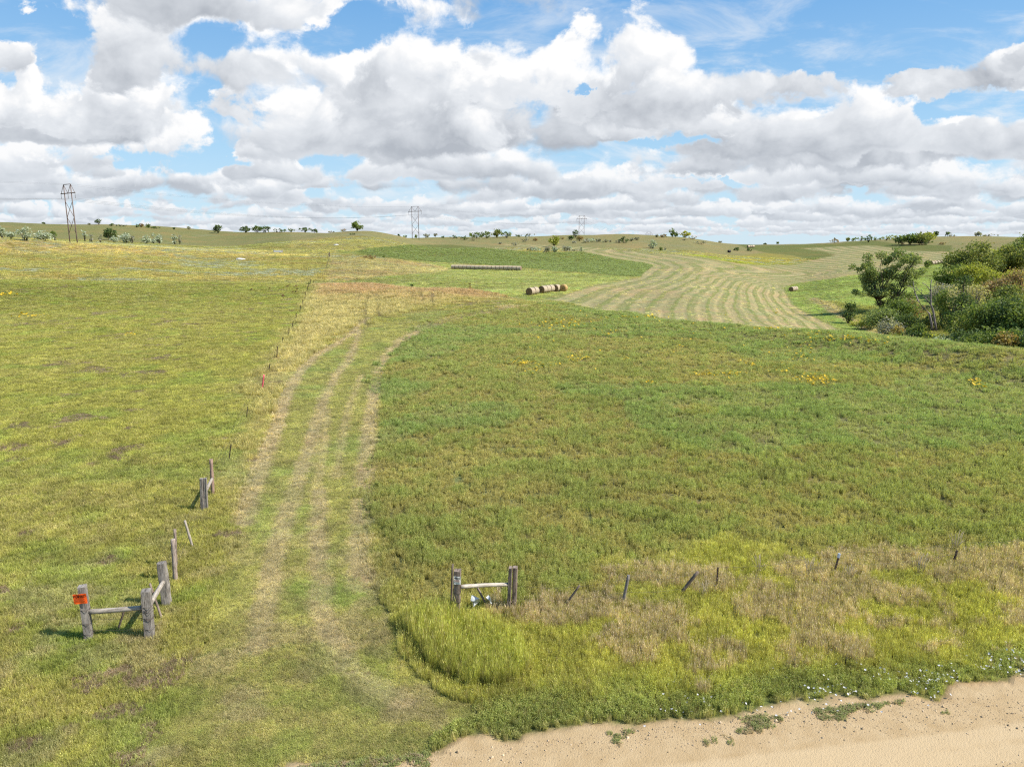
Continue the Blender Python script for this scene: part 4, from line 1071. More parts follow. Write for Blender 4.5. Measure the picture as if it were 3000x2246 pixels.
    for (u, v, h, w, lab) in ((2692,1690,.9,.5,'tallest bleached weed clump standing over the brown verge'), (2223,1690,.7,.45,'bleached weed clump near the slanting dark post'), (2365,1695,.75,.5,'bleached weed clump before the pale-tipped steel post'),
                              (2060,1758,.6,.4,'small bleached weed clump at the foot of the upright steel post'), (2490,1700,.5,.4,'low bleached weed clump just past the pale-tipped post'), (2800,1620,.8,.5,'feathery bleached weeds beside the farthest verge post')):
        g = np.random.default_rng(int(u)); items = []
        for i in range(15):
            a = g.uniform(0, 6.28); r = g.uniform(0, w*.18); b = Vector((r*math.cos(a), r*math.sin(a), 0)); e = b+Vector((g.normal(0, w*.25), g.normal(0, w*.2), h*g.uniform(.55, 1.05)))
            items.append(([b, (b+e)/2+Vector((g.normal(0, .03), 0, .05)), e], [.006, .005, .008]))
        ob = link_mesh('dry_weed', tubes_mesh('dry_weed', items, 4), None, strawm, hit(u, v)); tag(ob, lab, 'weed clump', 'bleached weed clumps on the verge')

# ---------------------------------------------------------------- power line
def build_power_line():
    wood = simple_mat('pole_wood', (.17, .125, .105), .85, .1, 3.0); glass = simple_mat('insulator', (.16, .17, .18), .4, .4); wm = simple_mat('conductor', (.10, .11, .12), .5, .4)
    phi = math.radians(37); arm = Vector((math.cos(phi), -math.sin(phi), 0))
    specs = [(216, 330, 541, 1.0, 'nearest and tallest wooden power pylon standing alone on the pasture hill'), (1218, 508, 605, 1.0, 'wooden power pylon on the hill beyond the long bale row'),
             (1703, 772, 632, 1.0, 'distant wooden power pylon above the shrubby hill'), (1887+13, 1080, 680, 1.0, 'farthest pylon top just showing over the shrubby hill')]
    ends = []
    for u, r, vtop, k, lab in specs:
        d = pix_dir(u, HZ); hd = math.hypot(d[0], d[1]); x, y = r*d[0]/hd, r*d[1]/hd; gzv = gz(x, y)
        dt = pix_dir(u, vtop); ztop = CAM_H + r*dt[2]/math.hypot(dt[0], dt[1])
        H = 26.5; zb = ztop-H
        t = empty('power_pylon', (x, y, zb), lab, 'pylon', 'pylons of one power line')
        h0 = 3.15; A = arm
        low = min(0.0, gzv-zb-.5)
        L, Rr = -A*h0, A*h0; up = Vector((0, 0, 1)); B = Vector((0, 0, low))
        for s in (L, Rr):
            link_mesh('pole', tubes_mesh('pole', [([s*1.06+B, s*1.0+up*13, s*.98+up*H], [.23, .20, .16])], 8), t, wood)
        arm_h = 23.2
        link_mesh('crossarm', tubes_mesh('crossarm', [([-A*6.4+up*arm_h, A*6.4+up*arm_h], .17), ([L*.98+up*H, Rr*.98+up*H], .11)], 6), t, wood)
        br = [([L+up*H, -A*6.1+up*arm_h], .09), ([Rr+up*H, A*6.1+up*arm_h], .09), ([L+up*H, up*arm_h], .09), ([Rr+up*H, up*arm_h], .09)]
        for z0, z1 in ((20.2, 14.2), (14.2, 8.2)): br += [([L+up*z0, Rr+up*z1], .09), ([Rr+up*z0, L+up*z1], .09)]
        link_mesh('brace', tubes_mesh('brace', br, 5), t, wood)
        for q in (-6.2, 0, 6.2):
            items = [([A*q+up*(arm_h-.1), A*q+up*(arm_h-2.1)], .05)]
            for i in range(7): zz = arm_h-.4-i*.24; items.append(([A*q+up*zz, A*q+up*(zz-.07)], [.16, .13]))
            link_mesh('insulator', tubes_mesh('insulator', items, 6), t, glass)
        o = t.location; ends.append([o+A*q+up*(arm_h-2.1) for q in (-6.2, 0, 6.2)] + [o+L+up*H, o+Rr+up*H])
    first = [p + (ends[0][1]-ends[1][1])*1.15+Vector((0, 0, 4)) for p in ends[0]]
    chain = [first]+ends
    names = ['outer conductor on the pasture side of the pylons', 'middle conductor slung between the wooden pylons', 'outer conductor on the far side of the pylons', 'ground wire along the pasture-side pole tops', 'ground wire along the far-side pole tops']
    for q in range(5):
        items = []
        for a, b in zip(chain[:-1], chain[1:]):
            p, e = a[q], b[q]; pts = [p.lerp(e, i/24)-Vector((0, 0, (4.5 if q < 3 else 3.0)*4*(i/24)*(1-i/24))) for i in range(25)]
            items.append((pts, 0.034 if q < 3 else .02))
        ob = link_mesh('power_line_wire', tubes_mesh('power_line_wire', items, 4), None, wm); tag(ob, names[q], 'power line', 'wires of one power line')

# ---------------------------------------------------------------- bales and other field things
def bale_meshes(seed, net, straw, wrap=1.0):
    g = np.random.default_rng(seed); n, R, Wd = 36, .78, 1.46
    bm = bmesh.new(); uvl = bm.loops.layers.uv.new('uv')
    prof = [(-Wd/2-.02, .05), (-Wd/2-.045, .25), (-Wd/2-.03, .5), (-Wd/2, .70), (-Wd/2+.06, R-.02), (Wd/2-.06, R-.02), (Wd/2, .70), (Wd/2+.03, .5), (Wd/2+.045, .25), (Wd/2+.02, .05)]
    sag = lambda a: 1-.035*max(0, -math.sin(a))
    rows = [[bm.verts.new((x+g.normal(0, .008), r*math.cos(2*math.pi*i/n)*(1+g.normal(0, .006)), r*math.sin(2*math.pi*i/n)*sag(2*math.pi*i/n))) for i in range(n)] for x, r in prof]
    for a, b in zip(rows[:-1], rows[1:]):
        for i in range(n): f = bm.faces.new((a[i], b[i], b[(i+1) % n], a[(i+1) % n])); f.smooth = True
    bm.faces.new(rows[0]); bm.faces.new(rows[-1][::-1]); bmesh.ops.recalc_face_normals(bm, faces=bm.faces)
    core = bpy.data.meshes.new('hay_bale'); bm.to_mesh(core); bm.free(); core.materials.append(straw)
    bm = bmesh.new(); xs = np.linspace(-Wd/2*wrap+.03, Wd/2*wrap-.03, 8); rr = R*1.004
    rows = [[bm.verts.new((x, (rr+g.normal(0, .006))*math.cos(2*math.pi*i/n), (rr+g.normal(0, .006))*math.sin(2*math.pi*i/n)*sag(2*math.pi*i/n))) for i in range(n)] for x in xs]
    for a, b in zip(rows[:-1], rows[1:]):
        for i in range(n): f = bm.faces.new((a[i], b[i], b[(i+1) % n], a[(i+1) % n])); f.smooth = True
    bmesh.ops.recalc_face_normals(bm, faces=bm.faces)
    shell = bpy.data.meshes.new('net_wrap'); bm.to_mesh(shell); bm.free(); shell.materials.append(net)
    return core, shell

def bale_mats(tone):
    m = bpy.data.materials.new('bale_straw'); m.use_nodes = True; b = m.node_tree.nodes['Principled BSDF']; N = NT(m.node_tree)
    x, y, z = N.sep(N.node('ShaderNodeTexCoord').outputs['Object'])
    r = N.m('SQRT', N.m('MULTIPLY_ADD', y, y, N.m('MULTIPLY', z, z)))
    nz = N.noise(N.xyz(x, y, z), 5.0, 4.0, .65)
    ring = N.m('SINE', N.m('MULTIPLY_ADD', r, 52.0, N.m('MULTIPLY', nz, 9.0)))
    c = N.mix(N.rng(ring, -1, 1), tone[0], tone[1]); c = N.mix(N.rng(r, .16, .06), c, (.05, .035, .02))
    N.put(b.inputs['Base Color'], N.mix(N.rng(nz, .35, .65, 0, .5), c, (tone[1][0]*1.3, tone[1][1]*1.25, tone[1][2]*1.2))); b.inputs['Roughness'].default_value = .95; b.inputs['Specular IOR Level'].default_value = .05
    bp = N.node('ShaderNodeBump'); bp.inputs['Distance'].default_value = .04; N.put(bp.inputs['Height'], N.m('MULTIPLY_ADD', ring, .2, nz)); N.put(b.inputs['Normal'], bp.outputs[0])
    w = bpy.data.materials.new('bale_net'); w.use_nodes = True; b = w.node_tree.nodes['Principled BSDF']; N = NT(w.node_tree)
    co = N.node('ShaderNodeTexCoord').outputs['Object']; x, y, z = N.sep(co)
    a = N.noise(N.xyz(N.m('MULTIPLY', x, 7.0), y, z), 1.4, 4.0, .65); k = N.noise(co, 2.2, 3.0, .6)
    c = N.mix(N.rng(a, .38, .62), tone[2], tone[3]); c = N.mix(N.rng(k, .5, .7, 0, .5), c, tone[1])
    N.put(b.inputs['Base Color'], c); b.inputs['Roughness'].default_value = .7; b.inputs['Specular IOR Level'].default_value = .2
    return m, w

def build_bales():
    fresh = bale_mats(((.13, .075, .035), (.26, .165, .085), (.29, .22, .14), (.46, .38, .27)))
    old = bale_mats(((.16, .11, .08), (.28, .20, .14), (.42, .30, .18), (.62, .50, .34)))
    gold = bale_mats(((.26, .15, .05), (.42, .27, .11), (.36, .23, .09), (.50, .34, .15)))
    black = bale_mats(((.02, .016, .016), (.04, .03, .03), (.02, .017, .017), (.05, .04, .04)))
    fm = [bale_meshes(i, fresh[1], fresh[0]) for i in range(2)]; om = [bale_meshes(10+i, old[1], old[0]) for i in range(3)]; gm = bale_meshes(20, gold[1], gold[0], .6); km = bale_meshes(21, black[1], black[0])
    def bale(ms, p, yaw, label, group=None, sc=1.0):
        t = empty('hay_bale', Vector((p.x, p.y, gz(p.x, p.y)-.03)), label, 'hay bale', group); t.rotation_euler = (0, 0, yaw); t.scale = (sc,)*3
        for nm, me in (('straw_core', ms[0]), ('net_wrap', ms[1])):
            o = link_mesh(nm, me, t); o.location = (0, 0, .76); o.rotation_euler = (rnd.uniform(0, 6.28) if False else 0, 0, 0)
        return t
    # long row
    a, b = at_range(1328, 262), at_range(1521, 252); d = b-a; n = 17; yaw = math.atan2(d.y, d.x)
    for i in range(n):
        p = a.lerp(b, i/(n-1)); lab = 'weathered round bale butted inside the long grey row'
        if i == 0: lab = 'weathered round bale at the hilly end of the long row'
        if i == n-1: lab = 'weathered round bale closing the long row nearest the hay field'
        bale(om[i % 3], p, yaw+rnd.uniform(-.05, .05), lab, 'bales of the long row', (d.length/(n-1))/1.56*rnd.uniform(.985, 1.01))
    # loose group near the hay field
    spots = [(1555,864,fm[0],1.0,'front bale of the pair, brown end towards the farm track'), (1569,859,fm[1],1.02,'rear bale of the pale-wrapped pair'),
             (1591,857,fm[0],.98,'first bale of the short line, broad brown end showing'), (1605,855,fm[1],1.0,'second bale in the short line of five'), (1616,854,fm[0],1.0,'middle bale in the short line of five'),
             (1628,850,fm[1],1.05,'white-topped fourth bale of the short line, set back'), (1643,850,gm,1.2,'golden unwrapped bale with a spilled side at the line end')]
    p0 = hit(1555, 864, 130); q0 = hit(1591, 858, 130)
    along = lambda p, y, k: p+Vector((math.cos(y), math.sin(y), 0))*k
    place = [p0, along(p0, 1.0, 1.55), q0, along(q0, .98, 1.5), along(q0, .97, 3.0), along(q0, .86, 4.7), along(q0, .70, 6.1)]
    for p, (u, v, ms, yaw, lab) in zip(place, spots): bale(ms, p, yaw, lab, 'bales loose beside the hay field')
    # three on the wet meadow edge
    a = hit(2319, 854, 120); yaw = .88
    for i, lab in enumerate(('dark-ended bale leading the three on the green meadow', 'middle bale of the three on the green meadow', 'pale hindmost bale of the three on the green meadow')):
        p = a+Vector((math.cos(yaw), math.sin(yaw), 0))*1.62*i; bale(fm[i % 2], p, yaw, lab, 'bales on the green meadow edge')
    a = hit(2731, 776, 200)
    for i, lab in enumerate(('white bale next to the lone round tree', 'second white bale from the lone round tree', 'third white bale from the lone round tree', 'white bale farthest from the lone round tree')):
        p = a+Vector((1, .45, 0))*1.55*i; bale(fm[i % 2], p, .42, lab, 'white bales beside the lone tree')
    bale(km, hit(2136, 740, 200), .3, 'black bale alone on the dry hill slope', sc=.95)
    bale(om[0], hit(2146, 713, 200), .1, 'brown bale on the brow of the dry hill', sc=1.1)
    for i, lab in enumerate(('brown bale leading the trio on the hill edge', 'grey bale in the middle of the hill edge trio', 'brown bale ending the trio on the hill edge')):
        p = hit(2193, 726, 200)+Vector((1, .3, 0))*1.6*i; bale((om[0], fm[0], om[1])[i], p, .3, lab, 'bales on the hill edge', 1.05)
    # water trough and stones on the slope
    tm = simple_mat('trough_paint', (.66, .64, .60), .6, .2)
    p = hit(815, 740, 190); t = empty('water_trough', p, 'long white water trough on the pasture slope', 'trough')
    bm = bmesh.new(); L, D, H = 3.3, .9, .85
    def box(bm, c, s): bmesh.ops.create_cube(bm, size=1, matrix=Matrix.Translation(c) @ Matrix.Diagonal((*s, 1)))
    box(bm, (0, -D/2, H/2+.05), (L, .06, H)); box(bm, (0, D/2, H/2+.05), (L, .06, H)); box(bm, (-L/2+.03, 0, H/2+.05), (.06, D-.06, H)); box(bm, (L/2-.03, 0, H/2+.05), (.06, D-.06, H)); box(bm, (0, 0, .12), (L-.12, D-.06, .06))
    me = bpy.data.meshes.new('tank'); bm.to_mesh(me); bm.free(); link_mesh('tank', me, t, tm)
    for s in (-1, 1):
        bm = bmesh.new(); box(bm, (s*(L/2+.09), 0, .5), (.16, D, 1.15)); me = bpy.data.meshes.new('end_frame'); bm.to_mesh(me); bm.free(); link_mesh('end_frame', me, t, simple_mat('trough_frame', (.25, .23, .21)))
    wtr = bpy.data.materials.new('trough_water'); wtr.use_nodes = True; wb = wtr.node_tree.nodes['Principled BSDF']; wb.inputs['Base Color'].default_value = (.03, .05, .05, 1); wb.inputs['Roughness'].default_value = .05
    bm = bmesh.new(); box(bm, (0, 0, .70), (L-.14, D-.08, .02)); me = bpy.data.meshes.new('water'); bm.to_mesh(me); bm.free(); link_mesh('water', me, t, wtr)
    rockm = simple_mat('pale_rock', (.52, .50, .46), .9, .1, 3.0)
    for (u, v, s, lab) in ((985,718,.9,'pale rock near the top of the fence slope'), (703,760,1.1,'pale rock on the pasture slope below the trough'), (712,760,.7,'smaller pale rock touching the slope rock')):
        g = np.random.default_rng(int(u)); bm = bmesh.new(); bmesh.ops.create_icosphere(bm, subdivisions=2, radius=s)
        for vv in bm.verts: vv.co = Vector((vv.co.x*1.4, vv.co.y, vv.co.z*.55))*g.uniform(.85, 1.12)
        me = bpy.data.meshes.new('rock'); bm.to_mesh(me); bm.free(); tag(link_mesh('rock', me, None, rockm, hit(u, v, 190)), lab, 'rock')
# ---------------------------------------------------------------- trees and shrubs
TREE_LEAF = None; BARK = None; DEADWOOD = None
TINTS = {  # leaf colour, second colour, share of the second
 'olive': ((0.356, 0.390, 0.275), (0.475, 0.501, 0.388), .5), 'green': ((0.114, 0.164, 0.040), (0.223, 0.262, 0.066), .45), 'dark': ((0.071, 0.108, 0.038), (0.143, 0.183, 0.061), .4),
 'lime': ((.27, .30, .06), (.40, .39, .08), .45), 'yellow': ((.50, .45, .06), (.36, .37, .08), .5), 'grey': ((0.264, 0.254, 0.188), (0.383, 0.358, 0.275), .5),
 'rust': ((0.343, 0.195, 0.106), (0.277, 0.247, 0.100), .5), 'orange': ((.40, .235, .07), (.28, .26, .09), .6), 'willow': ((0.179, 0.229, 0.075), (0.299, 0.328, 0.126), .5), 'mix': ((0.148, 0.183, 0.050), (0.310, 0.304, 0.090), .45), 'sparse': ((0.356, 0.325, 0.138), (0.475, 0.416, 0.213), .5)}

def rot_to(v):
    return Vector(v).to_track_quat('Z', 'Y').to_matrix()

def crown_np(g, blobs, n, size, tint, flat=.6):
    """n leaf clumps spread over the blobs (centre, radii); returns vertices, faces, colours"""
    wts = np.array([b[1][0]*b[1][2] for b in blobs]); wts = wts/wts.sum(); pick = g.choice(len(blobs), n, p=wts)
    C = np.array([b[0] for b in blobs])[pick]; Rr = np.array([b[1] for b in blobs])[pick]
    d = g.normal(size=(n, 3)); d /= np.linalg.norm(d, axis=1)[:, None]
    rad = np.clip(g.normal(.80, .26, n), .08, 1.35)[:, None]
    P = C + d*rad*Rr
    a = g.normal(size=(n, 3)) + d*.5; a[:, 2] += .2; a /= np.linalg.norm(a, axis=1)[:, None]
    t = np.cross(a, g.normal(size=(n, 3))); t /= np.linalg.norm(t, axis=1)[:, None]; b = np.cross(a, t)
    s = size*g.uniform(.55, 1.35, n)[:, None]
    e = g.uniform(.55, 1.0, (n, 1))
    V = np.stack([P-t*s, P+b*s*e*.75+t*s*.2, P+t*s*1.1, P-b*s*e*.8-t*s*.15], 1).reshape(-1, 3)
    F = np.arange(4*n).reshape(n, 4)
    blobmix = g.uniform(size=len(blobs))[pick]
    m = (np.clip(blobmix*.55 + g.uniform(size=n)*.75 - .65 + tint[2], 0, 1))[:, None]
    col = (np.array(tint[0])*(1-m) + np.array(tint[1])*m)*g.uniform(.68, 1.35, (n, 1))
    return V, F, np.repeat(col, 4, axis=0)

def leaf_mesh(name, V, F, Ccol):
    me = bpy.data.meshes.new(name); n = len(V); me.vertices.add(n); me.vertices.foreach_set('co', V.astype(np.float32).ravel())
    m = len(F); me.loops.add(4*m); me.loops.foreach_set('vertex_index', F.astype(np.int32).ravel())
    me.polygons.add(m); me.polygons.foreach_set('loop_start', np.arange(0, 4*m, 4, dtype=np.int32)); me.polygons.foreach_set('loop_total', np.full(m, 4, np.int32))
    me.update(calc_edges=True)
    at = me.attributes.new('tint', 'FLOAT_COLOR', 'POINT'); at.data.foreach_set('color', np.concatenate([Ccol, np.ones((n, 1))], 1).astype(np.float32).ravel())
    at = me.attributes.new('shade', 'FLOAT', 'POINT'); at.data.foreach_set('value', np.full(n, .5, np.float32))
    me.materials.append(TREE_LEAF); return me

def limb_path(g, a, b, w=.12, n=5):
    a = np.array(a, float); b = np.array(b, float); L = np.linalg.norm(b-a); pts = []
    for i in range(n):
        t = i/(n-1); p = a*(1-t)+b*t; p = p + g.normal(0, w*L*.25, 3)*math.sin(math.pi*t); p[2] += L*.07*math.sin(math.pi*t); pts.append(p)
    return pts

def plant(kind, p, W_, H_, tone, label, cat, group=None, seed=0, dens=1.0, stems=1, name=None, trunk_vis=.25, lean=0.0, lobes=None, bark=None):
    """kind: tree, bush or mound.  W_, H_ in metres"""
    g = np.random.default_rng(seed); r = math.hypot(p.x, p.y); tint = TINTS[tone]
    is_tree = kind == 'tree'
    nm = name or ('tree' if is_tree else 'shrub')
    t = empty(nm, Vector((p.x, p.y, gz(p.x, p.y)-.05)), label, cat, group)
    leaf = max(.15, r/710*(.80 if r < 260 else .75))
    nb = int(np.clip(7+W_*H_*.26, 7, 44)) if is_tree else int(np.clip(4+W_*1.2, 4, 14))
    z0 = H_*trunk_vis if is_tree else 0.0
    blobs = []; cz = (z0+H_)/2; rz = (H_-z0)/2
    for i in range(nb):
        for _ in range(20):
            q = g.uniform(-1, 1, 3)
            if .16 < q[0]**2+q[1]**2+q[2]**2 < 1: break
        br = g.uniform(.24, .40)*min(W_, (H_-z0)*1.25)*(.50 if nb > 30 else .56 if nb > 12 else .8)
        # wider above the middle for trees, wide at the foot for bushes
        prof = (1.0-.28*max(0, -q[2])) if is_tree else (1.05-.45*max(0, q[2]))
        c = np.array([q[0]*(W_/2-br*.7)*prof + lean*(q[2]*rz+cz)/H_, q[1]*(W_/2-br*.7)*prof*.9, cz+q[2]*max(rz-br*.7, .1)])
        c[2] = max(c[2], br*.55 if not is_tree else z0*.8)
        blobs.append((c, (br*g.uniform(.9, 1.2), br*g.uniform(.9, 1.2), br*g.uniform(.65, .9))))
    blobs[0] = (np.array([lean, 0, H_-blobs[0][1][2]]), blobs[0][1])
    if lobes:
        blobs = []
        for lx, lz, lr in lobes:
            lx, lz, lr = lx*1.05, lz*1.06, lr*1.08
            for _ in range(4):
                o = g.normal(0, .66, 3)*lr; blobs.append((np.array([lx, g.normal(0, 1.4), lz])+o*np.array([1, 1, .7]), (lr*.74, lr*.74, lr*.56)))
        nb = len(blobs)
    area = sum(b[1][0]*b[1][2] for b in blobs)*math.pi
    n = int(np.clip(area/(leaf*leaf)*1.25*dens, 30, 14000))
    V, F, Cc = crown_np(g, blobs, n, leaf, tint)
    V[:, 2] = np.maximum(V[:, 2], 0.02)
    # limbs
    items = []; tr = max((.016 if lobes else .030)*H_*(.8 if stems > 1 else 1), r/710*.20)
    if is_tree:
        for s in range(stems):
            a = 2*math.pi*s/max(stems, 1)+g.uniform(0, 1); base = np.array([math.cos(a), math.sin(a), 0])*(.03*W_*(stems > 1)); base[2] = -.2
            topc = blobs[s % nb][0]; mid = np.array([topc[0]*.35+base[0], topc[1]*.35+base[1], z0*1.1])
            path = limb_path(g, base, mid, .1, 4)+limb_path(g, mid, topc, .14, 4)[1:]; k = len(path)
            items.append((path, [tr*(1-.8*i/(k-1)) for i in range(k)]))
            for j in range(s, nb, stems):
                c = blobs[j][0]; st = path[min(3, k-1)] if c[2] > path[3][2] else path[2]
                items.append((limb_path(g, st, c, .18, 5), [tr*.50, tr*.36, tr*.26, tr*.17, tr*.08]))
    else:
        for b in blobs[:8]:
            items.append((limb_path(g, (b[0][0]*.2, b[0][1]*.2, -.1), b[0], .15, 4), [tr*.7, tr*.5, tr*.35, tr*.15]))
    link_mesh('trunk' if is_tree else 'stems', tubes_mesh('trunk', items, 6), t, bark or BARK)
    link_mesh('crown' if is_tree else 'foliage', leaf_mesh('crown', V, F, Cc), t)
    return t

def from_photo(u, vb, wpx, hpx, rmin, r=None):
    p = hit(u, vb, rmin) if r is None else at_range(u, r)
    rr = math.hypot(p.x, p.y); d = p.y*CP-(p.z-CAM_H)*SP
    return p, wpx/FOC*d, hpx/FOC*d

